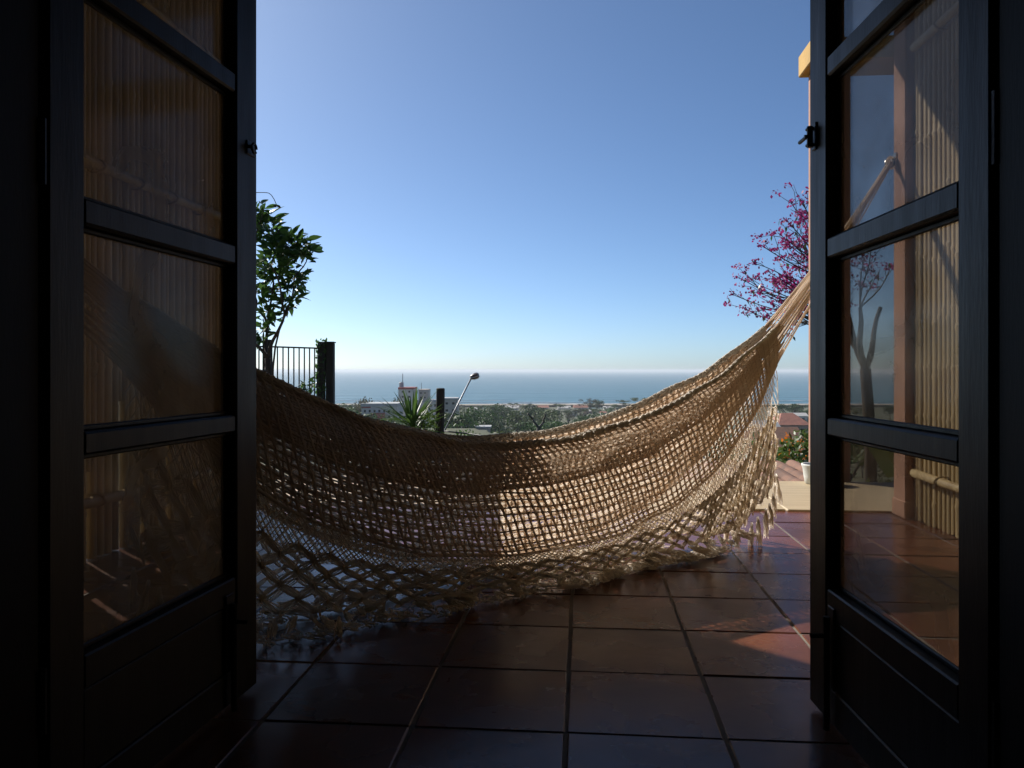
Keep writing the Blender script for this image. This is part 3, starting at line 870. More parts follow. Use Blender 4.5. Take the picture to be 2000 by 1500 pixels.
# --- fence with posts
fl = np.array(at(522, 700, 9.35)); frp = np.array(at(632, 700, 10.1))
fz = lambda p: float(terrain(p[0], p[1]))
fence = empty('iron_fence', (frp[0], frp[1], fz(frp)))
tag(fence, 'black iron bar fence between two dark posts under the leafy tree', 'fence')
zt = EYE + (723 - 677) / F * 9.35
b = MB().box((-.045, -.045, 0), (.045, .045, 1.11 - fz(fl)), .006, lambda p: np.array((fl[0] + p[0], fl[1] + p[1], fz(fl) + p[2])))
b.build('post', M_POST, fence)
fdir = (frp - fl); fdir[2] = 0; flen = np.linalg.norm(fdir); fdir /= flen
for z in (zt, .22):
    Pz = np.array([fl + fdir * .04, frp - fdir * .06]); Pz[:, 2] = z
    MB().tubes(Pz, .011, 6, caps=True).build('rail', M_FENCE, fence)
nb = 10
for k in range(nb):
    p = fl + fdir * (flen * (k + .8) / (nb + .6))
    MB().tubes([(p[0], p[1], .02), (p[0], p[1], zt)], .0085, 6, caps=True, ref=(1, 0, 0)).build('bar', M_FENCE, fence)
pl_ = np.array(at(435, 700, 9.2))
for k in range(9):
    p = fl + (pl_ - fl) * (k + .7) / 9
    MB().tubes([(p[0], p[1], .02), (p[0], p[1], zt)], .0085, 6, caps=True, ref=(1, 0, 0)).build('bar', M_FENCE, fence)
Pz = np.array([fl, pl_]); Pz[:, 2] = zt
MB().tubes(Pz, .011, 6, caps=True).build('rail', M_FENCE, fence)
# gate post with creeper
g0 = np.array(at(646, 700, 10.1))
gpost = empty('gate_post', (g0[0], g0[1], fz(g0)))
tag(gpost, 'thick dark gate post wrapped in creeper at the fence end', 'post')
MB().box((-.052, -.06, -.1), (.042, .06, .345 + .75), .006, lambda p: np.array((g0[0] + p[0], g0[1] + p[1], p[2]))).build('shaft', M_POST, gpost)
MB().box((-.06, -.07, 1.096), (.052, .07, 1.112), .003, lambda p: np.array((g0[0] + p[0], g0[1] + p[1], p[2]))).build('cap', M_POST, gpost)
g1 = np.array(at(628, 700, 10.06))
MB().tubes([(g1[0], g1[1], -.15), (g1[0] - .01, g1[1], .5), (g1[0] + .005, g1[1], 1.11)], [.06, .057, .055], 9, ref=(1, 0, 0), caps=True).build('log', M_POST, gpost)
cr = MB(); q = []
for k in range(420):
    a = rng.uniform(0, 6.28); z = rng.uniform(-.1, 1.15) ** 1.0
    c = np.array((g1[0] + .066 * math.cos(a), g1[1] + .066 * math.sin(a), z))
    d1 = rng.normal(0, 1, 3); d1 /= np.linalg.norm(d1); d2 = np.cross(d1, rng.normal(0, 1, 3)); d2 /= np.linalg.norm(d2)
    q.append([c - d1 * .022, c - d2 * .012, c + d1 * .022, c + d2 * .012])
cr.quads(q); tag(cr.build('creeper', M_LEAF, gpost), kind='stuff')

def shrub(name, c, rx, ry, rz, n, lf, mat, label, cat='shrub', flowers=None, group=None, stems=6):
    root = empty(name, (c[0], c[1], float(terrain(c[0], c[1]))))
    tag(root, label, cat, group)
    st = MB(); zb0 = float(terrain(c[0], c[1])) - .05
    for k in range(stems):
        e = np.array(c) + rng.normal(0, .45, 3) * (rx, ry, rz)
        st.tubes(branch_pts((c[0] + rng.normal(0, .05), c[1], zb0), e, 6, .06), np.linspace(.014, .005, 6) * max(1, rx * 2), 5)
    st.build('stems', M_BARK, root, smooth=True)
    v = rng.normal(0, 1, (n, 3)); v /= np.linalg.norm(v, axis=1, keepdims=True)
    lump = 1 + .22 * np.sin(v[:, :1] * 5 + 1) * np.cos(v[:, 2:3] * 6 + v[:, 1:2] * 4)
    p = np.array(c) + v * rng.uniform(.25, 1, (n, 1)) ** .5 * lump * (rx, ry, rz)
    d1 = rng.normal(0, 1, (n, 3)) + v * .8; d1 /= np.linalg.norm(d1, axis=1, keepdims=True)
    d2 = np.cross(d1, rng.normal(0, 1, (n, 3))); d2 /= np.linalg.norm(d2, axis=1, keepdims=True)
    s_ = lf * rng.uniform(.6, 1.3, (n, 1))
    MB().quads(np.stack([p - d1 * s_, p - d2 * s_ * .42, p + d1 * s_, p + d2 * s_ * .42], 1)).build('foliage', mat, root)
    if flowers:
        for (fp, fr, fm, fn_) in flowers:
            fv = rng.normal(0, 1, (fn_, 3)); fpz = np.array(fp) + fv * fr * .5
            e1 = rng.normal(0, 1, (fn_, 3)); e1 /= np.linalg.norm(e1, axis=1, keepdims=True)
            e2 = np.cross(e1, rng.normal(0, 1, (fn_, 3))); e2 /= np.linalg.norm(e2, axis=1, keepdims=True)
            MB().quads(np.stack([fpz - e1 * .028, fpz - e2 * .02, fpz + e1 * .028, fpz + e2 * .02], 1)).build('flower_cluster', fm, root)['kind'] = 'stuff'
    return root
shrub('small_shrub', at(600, 754, 9.2), .10, .15, .08, 26, .05, M_LEAF, 'sprig of leaves poking up in front of the iron fence bars', stems=4)
shrub('low_hedge', at(556, 808, 9.6), .40, .3, .24, 300, .05, M_LEAF, 'dark low hedge along the foot of the iron fence', 'hedge')
shrub('leafy_shrub', at(838, 828, 8.1), .11, .2, .15, 190, .026, M_SHRUB, 'leafy green shrub between the spiky plant and the log post')
shrub('leafy_shrub', at(905, 866, 8.4), .30, .2, .15, 300, .024, M_LEAF, 'low dark shrub at the foot of the leaning lamp pole')

# --- spiky yucca
yb = np.array(at(805, 852, 8.0)); yb[2] = float(terrain(yb[0], yb[1]))
yuc = empty('yucca', yb)
tag(yuc, 'spiky green yucca rising behind the hammock rim', 'plant')
MB().tubes([yb + (0, 0, -.05), yb + (0, 0, .38)], .035, 7, ref=(1, 0, 0), caps=True).build('stem', M_BARK, yuc)
bl = [leaf_mesh('yucca_blade', .44, .017, M_YUCCA, .5, bd, 7) for bd in (.06, .18, .32)]
for k in range(78):
    yaw = rng.uniform(0, 6.28); pit = R(rng.uniform(8, 84)) ** 1.0
    me = bl[0] if pit > R(55) else random.choice(bl)
    rot = (Matrix.Rotation(yaw, 4, 'Z') @ Matrix.Rotation(-pit, 4, 'Y')).to_euler()
    s = rng.uniform(.72, 1.02)
    link_mesh('blade', me, yuc, (rng.normal(0, .012), rng.normal(0, .012), .35 + rng.uniform(-.05, .06)), rot, (s, s, s))

# --- wooden log post, leaning lamp and cable
p0 = np.array(at(857, 852, 8.2)); p0[2] = -.25; p1 = np.array(at(860.5, 758, 8.2))
lp = empty('log_post', (p0[0], p0[1], float(terrain(p0[0], p0[1]))))
tag(lp, 'short round weathered log post beside the yucca', 'post')
b = MB(); b.tubes(np.array([p0, p0 * .5 + p1 * .5 + (.002, 0, 0), p1 - (0, 0, .008), p1]), [.046, .045, .044, .036], 12, ref=(1, 0, 0), caps=True)
b.build('log', M_POST, lp, smooth=False)
l0 = np.array(at(864, 850, 8.35)); l1 = np.array(at(921, 737, 8.35))
lamp = empty('garden_lamp', (l0[0], l0[1], float(terrain(l0[0], l0[1]))))
tag(lamp, 'thin leaning metal pole with a small ribbed shiny head', 'lamp')
l00 = l0 + (l0 - l1) * .5
MB().tubes(np.array([l00, l1]), .0085, 8, ref=(0, 1, 0), caps=True).build('pole', material('grey_pole_metal', (.28, .29, .31), .45, .2, 20, metal=.7), lamp, smooth=True)
M_HEAD = material('lamp_head_shell', (.55, .52, .52), .35, .2, 20, metal=.6)
M_HEADD = material('lamp_head_dark', (.10, .07, .07), .5, .2, 20)
ax = np.array((.80, 0, .26)); ax /= np.linalg.norm(ax)
hp0 = l1 - ax * .015
MB().tubes(np.array([hp0 + ax * t for t in (0, .02, .05, .08, .095)]), [.010, .018, .027, .025, .010], 14, ref=(0, 1, 0), caps=True).build('head', M_HEADD, lamp, smooth=True)
for k in range(6):
    a = k * math.pi / 3 + .3
    sd_ = np.array((0, 1., 0)); up_ = np.cross(ax, sd_)
    rb = [hp0 + ax * t + (math.cos(a) * sd_ + math.sin(a) * up_) * (r_ + .003) for t, r_ in ((0, .010), (.02, .018), (.05, .027), (.08, .025), (.095, .011))]
    MB().tubes(np.array(rb), .006, 6, ref=(.3, .8, .1), caps=True).build('rib', M_HEAD, lamp, smooth=True)
t = np.linspace(0, 1, 10)
Pc = np.array([at(862 + 130 * x, 842 + 20 * x - 3 * math.sin(x * 3.1), 8.3 - 1.2 * x) for x in t])
cb_ = MB().tubes(Pc, .0075, 6, ref=(0, 1, 0), caps=True).build('cable', M_CABLE); tag(cb_, 'thin black cable running from the log post behind the hammock rim', 'cable')

# --- bare forked tree behind the middle of the hammock
b0 = np.array(at(1053, 860, 14.0)); zb0 = float(terrain(b0[0], b0[1]))
dt = empty('bare_tree', (b0[0], b0[1], zb0))
tag(dt, 'bare forked sapling standing before the town trees', 'tree')
b = MB(); f0 = np.array(at(1052, 836, 14)); b.tubes(branch_pts((b0[0], 14, zb0), f0, 6, .02), np.linspace(.045, .034, 6), 7)
b.build('trunk', M_GREYBARK, dt, smooth=True)
b = MB()
for (a, c, r_) in (((1052, 836), (1040, 818), .026), ((1040, 818), (1031, 808), .022), ((1052, 836), (1062, 822), .024), ((1062, 822), (1065, 809), .02), ((1040, 818), (1046, 806), .012), ((1058, 860), (1059, 840), .02)):
    b.tubes(branch_pts(at(*a, 14), at(*c, 14 + rng.uniform(-.2, .2)), 5, .05), np.linspace(r_, r_ * .7, 5), 6, caps=True)
b.build('crown', M_GREYBARK, dt, smooth=True)

# --- flowering magenta tree at right
mb_ = np.array((5.6, 12.2, float(terrain(5.6, 12.2))))
mt = empty('flowering_tree', mb_)
tag(mt, 'magenta flowering tree with bare twigs beside the right door', 'tree')
tk = MB()
stub = np.array(at(1690, 720, 12.2))
tk.tubes(branch_pts(mb_ - (0, 0, .1), stub, 7, .02), np.linspace(.11, .08, 7), 8)
nodes = [(1655, 640), (1640, 560), (1680, 600), (1720, 600)]
for q in nodes: tk.tubes(branch_pts(stub, at(*q, 12.2 + rng.uniform(-.4, .4)), 6, .04), np.linspace(.055, .03, 6), 6)
tk.build('trunk', M_BARK, mt, smooth=True)
tw = MB(); fl_ = []
ends = [(1430, 575), (1450, 600), (1460, 545), (1440, 540), (1475, 515), (1490, 560), (1500, 530), (1505, 590), (1520, 605), (1530, 560), (1545, 540), (1540, 590), (1555, 520), (1560, 570), (1470, 610), (1495, 615), (1575, 600), (1525, 520), (1548, 500), (1485, 478), (1480, 570), (1512, 560), (1518, 545), (1465, 570),
        (1520, 455), (1540, 460), (1535, 430), (1550, 440), (1560, 415), (1545, 395), (1565, 390), (1572, 430), (1575, 460), (1568, 480), (1535, 475), (1580, 500), (1590, 540), (1600, 420), (1610, 480), (1640, 430), (1660, 480), (1690, 500), (1710, 540), (1650, 540), (1620, 560), (1600, 590), (1740, 520), (1700, 450)]
for e in ends:
    st_ = (1655, 640) if e[1] > 500 else (1640, 560)
    if e[0] > 1670: st_ = (1680, 600)
    D = 12.2 + rng.uniform(-.9, .9)
    p1 = np.array(at(*e, D)); p0 = np.array(at(*st_, 12.2))
    Pb = branch_pts(p0, p1, 9, .035)
    tw.tubes(Pb, np.linspace(.016, .005, 9), 5)
    for k in range(5):
        i = rng.integers(4, 9); tip = Pb[i] + rng.normal(0, .13, 3) + np.array((-.05, 0, .06))
        tw.tubes(branch_pts(Pb[i - 1], tip, 4, .06), np.linspace(.006, .003, 4), 4)
        if rng.random() < .72: fl_.append(tip)
    fl_.append(p1)
tw.build('twigs', M_BARK, mt, smooth=True)
q = []
for c in fl_:
    n = rng.integers(11, 24)
    for k in range(n):
        p = c + rng.normal(0, 1, 3) * (.048, .048, .028)
        d1 = rng.normal(0, 1, 3); d1 /= np.linalg.norm(d1); d2 = np.cross(d1, rng.normal(0, 1, 3)); d2 /= np.linalg.norm(d2)
        s_ = rng.uniform(.018, .034)
        q.append([p - d1 * s_, p - d2 * s_ * .7, p + d1 * s_, p + d2 * s_ * .7])
MB().quads(q).build('blossom', M_PINKFL, mt)
q = []
for k in range(90):
    c = fl_[rng.integers(len(fl_))] + rng.normal(0, .06, 3) + (0, 0, -.04)
    d1 = np.array((rng.normal(0, .5), rng.normal(0, .5), -1)); d1 /= np.linalg.norm(d1); d2 = np.cross(d1, rng.normal(0, 1, 3)); d2 /= np.linalg.norm(d2)
    q.append([c - d1 * .05, c - d2 * .018, c + d1 * .05, c + d2 * .018])
MB().quads(q).build('leaves', M_LEAF, mt)

# --- orange flowering shrub, pot, tiled roof just below the terrace
oc = at(1552, 905, 8.2)
fls = [(at(1537, 858, 8.0), .07, M_ORANGE, 16), (at(1541, 895, 7.7), .08, M_ORANGE, 18), (at(1566, 872, 8.0), .08, M_ORANGE, 12), (at(1572, 860, 8.1), .07, M_ORANGE, 11), (at(1580, 890, 8.0), .07, M_ORANGE, 11)]
shrub('flowering_shrub', at(1566, 902, 7.8), .28, .35, .29, 1100, .034, M_SHRUB, 'green shrub with orange blossoms beyond the cream border', 'shrub', fls, stems=9)
shrub('garden_shrub', at(1572, 928, 7.2), .26, .3, .10, 420, .036, M_LEAF, 'dark green low bush in front of the orange blossoms')
shrub('garden_shrub', at(1480, 905, 11.0), .5, .5, .38, 500, .05, M_LEAF, 'dark bush behind the hammock fringe at right')
pc = at(1594, 945, 5.18)
pot = empty('flower_pot', (pc[0], pc[1], 0.0105)); tag(pot, 'pale grey flower pot standing on the cream border by the pillar', 'pot')
MB().lathe([(.062, 0), (.070, .004), (.078, .05), (.084, .10), (.092, .118), (.092, .128), (.080, .128), (.076, .11), (.070, .11)], (pc[0], pc[1], .0105), 24).build('pot_body', M_POT, pot, smooth=True)
MB().lathe([(.074, .0), (.074, .006)], (pc[0], pc[1], .112), 16).build('soil', M_GROUND, pot)
rt = empty('tiled_roof', (1.9, 6.3, -1.2)); tag(rt, 'low clay tile roof just beyond the cream border', 'roof')
tm = MB(); th = np.linspace(0, math.pi, 9)
V = []
for yy in (0, .42):
    for rr in (.055, .047):
        for x in th: V.append((rr * (1 - .12 * yy) * math.cos(x), yy, rr * (1 - .12 * yy) * math.sin(x)))
fs = []
for k in range(8):
    fs += [(k, k + 1, 18 + k + 1, 18 + k), (9 + k + 1, 9 + k, 27 + k, 27 + k + 1), (k + 1, k, 9 + k, 9 + k + 1), (18 + k, 18 + k + 1, 27 + k + 1, 27 + k)]
tm.add(V, fs); tme = tm.mesh('barrel_tile', M_RTILE, smooth=False)
for r_ in range(3):
    for i in range(13):
        link_mesh('tile', tme, rt, (-1.0 + i * .125 + random.uniform(-.01, .01), -.55 + r_ * .34, 1.065 + r_ * .018 + random.uniform(-.006, .006)), (R(3), 0, random.uniform(-.05, .05)))
MB().box((.85, 5.72, -1.25), (2.6, 6.85, -.16), 0, lambda p: np.array((p[0], p[1], p[2] + (p[1] - 6.3) * .05 * (p[2] > -1)))).build('roof_deck', M_RTILE, rt)

# ------------------------------------------------------------------ buildings in the town
def block(root, lo, hi, mat, name='wall'):
    return MB().box(lo, hi).build(name, mat, root)
def windows(root, face_y, x0, x1, z0, z1, nx, nz, wfrac=.45, hfrac=.5, parent=None):
    cw = (x1 - x0) / nx; chh = (z1 - z0) / nz
    for i in range(nx):
        for j in range(nz):
            cx = x0 + cw * (i + .5); cz = z0 + chh * (j + .5)
            o = MB().box((cx - cw * wfrac / 2, face_y - .06, cz - chh * hfrac / 2), (cx + cw * wfrac / 2, face_y - .003, cz + chh * hfrac / 2)).build('window', M_WIN, root)
            MB().box((cx - cw * wfrac / 2 - .1, face_y - .16, cz - chh * hfrac / 2 - .12), (cx + cw * wfrac / 2 + .1, face_y - .004, cz - chh * hfrac / 2 - .004)).build('sill', M_WHITE, root)
def X(px, D): return (px - 1000) / F * D
def Z(py, D): return EYE - (py - 723) / F * D
def G(x, D): return float(terrain(x, D)) - .5

D = 260
ab = empty('apartment_building', (X(792, D), D, G(X(792, D), D)))
tag(ab, 'white apartment tower with red roof band, rooftop tank and antenna', 'building')
g = G(X(792, D), D)
block(ab, (X(778, D), D, g), (X(808, D), D + 9, Z(757, D)), M_WHITE)
block(ab, (X(777.4, D), D - .15, Z(760.5, D)), (X(808.8, D), D + 9.2, Z(756.6, D)), M_REDTRIM, 'roof_band')
windows(ab, D, X(780, D), X(806, D), Z(800, D), Z(760, D), 2, 4, .28, .36)
MB().lathe([(.75, 0), (.75, 1.5), (.5, 1.7)], (X(781.5, D), D + 3, Z(756.5, D)), 12).build('water_tank', M_GREYROOF, ab)
MB().tubes([(X(784, D), D + 3, Z(756.6, D)), (X(784, D), D + 3, Z(730, D))], .10, 5, ref=(1, 0, 0), caps=True).build('antenna', M_IRON, ab)
block(ab, (X(815, D), D + 3, g), (X(834, D), D + 11, Z(761, D)), M_BEIGE, 'rear_tower')
MB().tubes([(X(819, D), D + 6, Z(761, D)), (X(819, D), D + 6, Z(748, D))], .08, 5, ref=(1, 0, 0), caps=True).build('antenna', M_IRON, ab)
windows(ab, D + 3, X(816, D), X(832, D), Z(790, D), Z(764, D), 2, 3, .35, .4)
block(ab, (X(808.2, D), D + 2, g), (X(870, D), D + 14, Z(783, D)), M_WHITE, 'wing')
block(ab, (X(808.1, D), D + 1.8, Z(786, D)), (X(871, D), D + 14.2, Z(782.5, D)), M_GREYROOF, 'wing_parapet')
windows(ab, D + 2, X(836, D), X(870, D), Z(820, D), Z(787, D), 4, 3, .4, .45)
D = 235
lb = empty('apartment_building', (X(740, D), D, G(X(740, D), D)))
tag(lb, 'low pale building with red fascia left of the white tower', 'building')
g = G(X(740, D), D)
block(lb, (X(706, D), D, g), (X(776, D), D + 12, Z(790, D)), M_WHITE)
block(lb, (X(705, D), D - .3, Z(794, D)), (X(777, D), D + 12.3, Z(788, D)), M_GREYROOF, 'roof')
block(lb, (X(706.5, D), D - .12, Z(797, D)), (X(724, D), D - .01, Z(794.2, D)), M_REDTRIM, 'fascia')
block(lb, (X(726, D), D - 3, g), (X(752, D), D - .15, Z(806, D)), M_REDTRIM, 'annex')
windows(lb, D, X(708, D), X(774, D), Z(830, D), Z(797.5, D), 7, 3, .4, .45)
D = 215
bb = empty('apartment_building', (X(880, D), D, G(X(880, D), D)))
tag(bb, 'beige block with a dark window beside the leaning lamp pole', 'building')
g = G(X(880, D), D)
block(bb, (X(862, D), D, g), (X(893, D), D + 8, Z(779, D)), M_BEIGE)
block(bb, (X(861.5, D), D - .2, Z(780.5, D)), (X(893.6, D), D + 8.2, Z(777.5, D)), M_GREYROOF, 'parapet')
windows(bb, D, X(866, D), X(892, D), Z(850, D), Z(781, D), 2, 5, .38, .32)

def cottage(px, py_eave, D, wpx, roof_mat, wall_mat, label, roof='gable', dep=None, group='houses among the trees'):
    x = X(px, D); w = wpx / F * D; d_ = dep or w * .8; ze = Z(py_eave, D); g = min(G(x, D), ze - 3.0)
    r = empty('house', (x, D, g)); tag(r, label, 'house', group)
    block(r, (x - w / 2, D, g), (x + w / 2, D + d_, ze), wall_mat)
    o = .06 * w
    if roof == 'gable':
        hgt = .22 * d_
        V = [(x - w / 2 - o, D - o, ze - .1), (x + w / 2 + o, D - o, ze - .1), (x + w / 2 + o, D + d_ + o, ze - .1), (x - w / 2 - o, D + d_ + o, ze - .1),
             (x - w / 2 - o, D + d_ / 2, ze + hgt), (x + w / 2 + o, D + d_ / 2, ze + hgt)]
        b = MB(); b.add(V, [(0, 1, 5, 4), (2, 3, 4, 5), (0, 4, 3), (1, 2, 5), (3, 2, 1, 0)])
        b.build('roof', roof_mat, r)
    elif roof == 'hip':
        hgt = .24 * d_
        V = [(x - w / 2 - o, D - o, ze - .1), (x + w / 2 + o, D - o, ze - .1), (x + w / 2 + o, D + d_ + o, ze - .1), (x - w / 2 - o, D + d_ + o, ze - .1),
             (x - w / 5, D + d_ / 2, ze + hgt), (x + w / 5, D + d_ / 2, ze + hgt)]
        b = MB(); b.add(V, [(0, 1, 5, 4), (2, 3, 4, 5), (3, 0, 4), (1, 2, 5), (3, 2, 1, 0)])
        b.build('roof', roof_mat, r)
    else:
        block(r, (x - w / 2 - o, D - o, ze + .01), (x + w / 2 + o, D + d_ + o, ze + .35), roof_mat, 'roof')
    windows(r, D, x - w * .45, x + w * .45, ze - 2.8, ze - .3, max(2, int(w / 3)), 1, .4, .5)
    return r
cottage(930, 836, 190, 52, M_GREYROOF, M_BEIGE, 'flat pale roofed house below the lamp pole', 'flat')
cottage(912, 852, 160, 46, M_BLUEROOF, M_BEIGE, 'grey house under the pale roof near the log post', 'flat')
h_ = cottage(1132, 829, 240, 22, M_BEIGE, M_WHITE, 'small house with an orange panel rising above the hammock rim', 'flat')
MB().box((X(1124, 240), 239.80, Z(841, 240)), (X(1131, 240), 239.92, Z(832, 240))).build('orange_panel', material('orange_panel_paint', (.60, .30, .05), .7, .2, 1), h_)
cottage(1118, 846, 200, 60, M_BLUEROOF, M_WHITE, 'blue grey roofed house just over the middle of the hammock rim', 'gable')
cottage(1262, 798, 430, 30, M_RROOF, M_PINKW, 'pinkish house under a round tree near the right of the beach', 'hip')
cottage(1552, 829, 165, 58, M_RROOF, M_PINKW, 'broad red roofed house seen between fringe and right door', 'hip', dep=9)
cottage(1562, 812, 330, 30, M_WHITE, M_WHITE, 'white roofed house behind the red roofed house', 'gable')
cottage(1513, 805, 380, 16, M_WHITE, M_WHITE, 'small white house right behind the hammock end', 'gable')
cottage(1520, 876, 42, 60, M_GREYROOF, M_BEIGE, 'near house with pale fascia above the orange blossoms', 'gable', dep=6)
cottage(1545, 887, 26, 90, M_RTILE, M_BEIGE, 'near brown roofed house behind the orange blossoms', 'gable', dep=3.5)
beach_rows = [(1000, 797, 600, 26), (1010, 806, 480, 18), (1060, 796, 620, 22), (1085, 803, 520, 20), (1102, 797, 610, 24), (1120, 804, 500, 16), (1135, 796, 630, 26), (1150, 803, 540, 14), (1190, 797, 610, 20),
              (1213, 797, 600, 22), (1240, 799, 560, 16), (985, 800, 560, 16), (960, 797, 600, 20), (1075, 810, 430, 12), (1180, 806, 470, 14), (925, 799, 560, 18), (1300, 800, 560, 18), (680, 797, 600, 22)]
for i, (px, py, D, w) in enumerate(beach_rows):
    cottage(px, py, D, w, [M_WHITE, M_GREYROOF, M_RROOF, M_WHITE][i % 4], [M_WHITE, M_BEIGE, M_WHITE, M_PINKW][i % 4],
            'tiny pale house in the strip of houses along the far beach', ['gable', 'flat', 'gable', 'hip'][i % 4], group='small houses along the beach')

# ------------------------------------------------------------------ town trees
def crown_quads(r, blobs, n, lf):
    out = []
    wts = np.array([b_[1] ** 2 for b_ in blobs]); wts = wts / wts.sum()
    for (c, rad, fl_), wt in zip(blobs, wts):
        k = max(8, int(n * wt))
        v = r.normal(0, 1, (k, 3)); v /= np.linalg.norm(v, axis=1, keepdims=True)
        p = np.array(c) + v * (rad * r.uniform(.45, 1.05, (k, 1)) ** .6) * (1, 1, fl_)
        d1 = r.normal(0, 1, (k, 3)); d1 -= v * (d1 * v).sum(1, keepdims=True) * .7; d1 /= np.linalg.norm(d1, axis=1, keepdims=True)
        d2 = np.cross(d1, v + r.normal(0, .4, (k, 3))); d2 /= np.linalg.norm(d2, axis=1, keepdims=True)
        s_ = lf * r.uniform(.6, 1.3, (k, 1))
        out.append(np.stack([p - d1 * s_, p - d2 * s_ * .7, p + d1 * s_, p + d2 * s_ * .7], 1))
    return np.concatenate(out)
def tree_proto(kind, seed):
    r = np.random.default_rng(seed)
    tr = MB(); cr = MB()
    H = 1.0
    if kind == 'round':
        bl = [((r.normal(0, .16), r.normal(0, .16), r.uniform(.52, .82)), r.uniform(.15, .26), .8) for _ in range(9)]
        cr.quads(crown_quads(r, bl, 900, .030))
        tr.tubes(branch_pts((0, 0, -.1), (0, 0, .55), 5, .02, r), np.linspace(.03, .018, 5), 6)
    elif kind == 'umbrella':
        bl = [((r.normal(0, .26), r.normal(0, .26), r.uniform(.78, .92)), r.uniform(.12, .2), .45) for _ in range(11)]
        cr.quads(crown_quads(r, bl, 800, .027))
        tr.tubes(branch_pts((0, 0, -.1), (0, 0, .62), 5, .03, r), np.linspace(.028, .018, 5), 6)
    elif kind == 'airy':
        bl = [((r.normal(0, .18), r.normal(0, .18), r.uniform(.45, .92)), r.uniform(.08, .15), .7) for _ in range(14)]
        cr.quads(crown_quads(r, bl, 620, .024))
        tr.tubes(branch_pts((0, 0, -.1), (0, 0, .6), 5, .03, r), np.linspace(.024, .014, 5), 6)
    for (c, rad, f_) in (bl if kind != 'palm' else []):
        tr.tubes(branch_pts((0, 0, .45 if kind != 'airy' else .3), c, 4, .05, r), np.linspace(.014, .006, 4), 4)
    return tr, cr
def palm_proto(seed):
    r = np.random.default_rng(seed); tr = MB(); cr = MB()
    tr.tubes(branch_pts((0, 0, -.1), (r.normal(0, .04), r.normal(0, .04), .78), 7, .03, r), np.linspace(.022, .014, 7), 6)
    top = np.array((0, 0, .78))
    for k in range(17):
        a = r.uniform(0, 6.28); up = r.uniform(-.2, .95)
        d = np.array((math.cos(a), math.sin(a), 0)); t = np.linspace(0, 1, 8)
        L = r.uniform(.26, .34)
        P = top + d * (L * t)[:, None] * .9 + np.array((0, 0, 1.)) * ((up * L * t - .95 * L * t ** 2))[:, None]
        sd_ = np.array((-d[1], d[0], 0))
        for i in range(7):
            for sg in (-1, 1):
                w0 = .055 * (1 - .5 * t[i])
                for q in range(2):
                    pa = P[i] + (P[i + 1] - P[i]) * (q * .5); pb = P[i] + (P[i + 1] - P[i]) * (q * .5 + .3)
                    cr.quads([[pa, pb, pb + sd_ * sg * w0 + np.array((0, 0, -.03)) + d * .015, pa + sd_ * sg * w0 + np.array((0, 0, -.03)) + d * .012]])
    return tr, cr
PROT = []
for kind, nm in (('round', 0), ('round', 1), ('umbrella', 1), ('airy', 2), ('round', 0), ('umbrella', 0)):
    tr, cr = tree_proto(kind, 500 + len(PROT))
    PROT.append((kind, tr.mesh('tree_trunk', M_BARK), cr.mesh('tree_crown', FOLI[nm])))
PALMS = []
for k in range(2):
    tr, cr = palm_proto(700 + k)
    PALMS.append(('palm', tr.mesh('palm_trunk', M_GREYBARK), cr.mesh('palm_crown', FOLI[0])))
TL = {'round': ('leafy_tree', 'rounded dark green tree in the canopy between terrace and beach'),
      'umbrella': ('spreading_tree', 'flat topped spreading tree in the canopy between terrace and beach'),
      'airy': ('sparse_tree', 'sparse greyish tree in the canopy between terrace and beach'),
      'palm': ('palm_tree', 'palm tree standing above the canopy between terrace and beach')}
def plant(proto, x, d, h, wide=1.0, label=None, group=None):
    kind, tm_, cm_ = proto
    nm, lb_ = TL[kind]
    r = empty(nm, (x, d, float(terrain(x, d))), random.uniform(0, 6.28))
    r.scale = (h * wide, h * wide, h)
    px = x / d * F + 1000
    where = ('left of the apartment buildings' if px < 705 else 'around the apartment buildings' if px < 895 else 'between the lamp pole and the bare sapling' if px < 1052 else 'above the rising right half of the hammock' if px < 1330 else 'in the gap right of the hammock end' if px < 1585 else 'beyond the right door')
    deep = 'in the near canopy' if d < 260 else 'in the middle canopy' if d < 430 else 'near the beach'
    lb_ = lb_.split(' in the canopy')[0].split(' standing above')[0] + ' ' + deep + ' ' + where
    tag(r, label or lb_, 'palm' if kind == 'palm' else 'tree', None if label else (group or (kind + ' trees ' + deep + ' ' + where)))
    link_mesh('trunk', tm_, r); link_mesh('crown', cm_, r)
    return r
def tree_top(px, py, D, proto, wide, label=None):
    x = X(px, D); z = Z(py, D); h = (z - float(terrain(x, D))) / .96
    return plant(proto, x, D, h, wide, label)
# trees that stand out against the sea
tree_top(1152, 776, 560, PROT[3], 1.25, 'tall bushy tree against the sea in the middle of the beach line')
tree_top(1170, 778, 565, PROT[0], .9, 'second bushy tree touching the tall one on the beach line')
tree_top(1217, 782, 580, PROT[2], 1.1, 'small flat topped tree alone against the sea at right of centre')
tree_top(1263, 778, 520, PROT[2], 1.35, 'wide fan shaped tree against the sea left of the hammock rise')
tree_top(712, 768, 240, PROT[3], .55, 'thin tree with tufted top at the left end of the beach')
tree_top(722, 771, 245, PROT[3], .5, 'thin tufted tree next to the gate post skyline')
tree_top(772, 772, 300, PROT[3], .6, 'slim tree left of the white apartment tower')
tree_top(850, 776, 330, PROT[1], .7, 'tree top right behind the apartment wing')
tree_top(1548, 790, 360, PROT[5], 1.0, 'dark spreading tree beside the right door edge')
tree_top(1518, 786, 420, PALMS[0], 1.3, 'dark palm right of the hammock end')
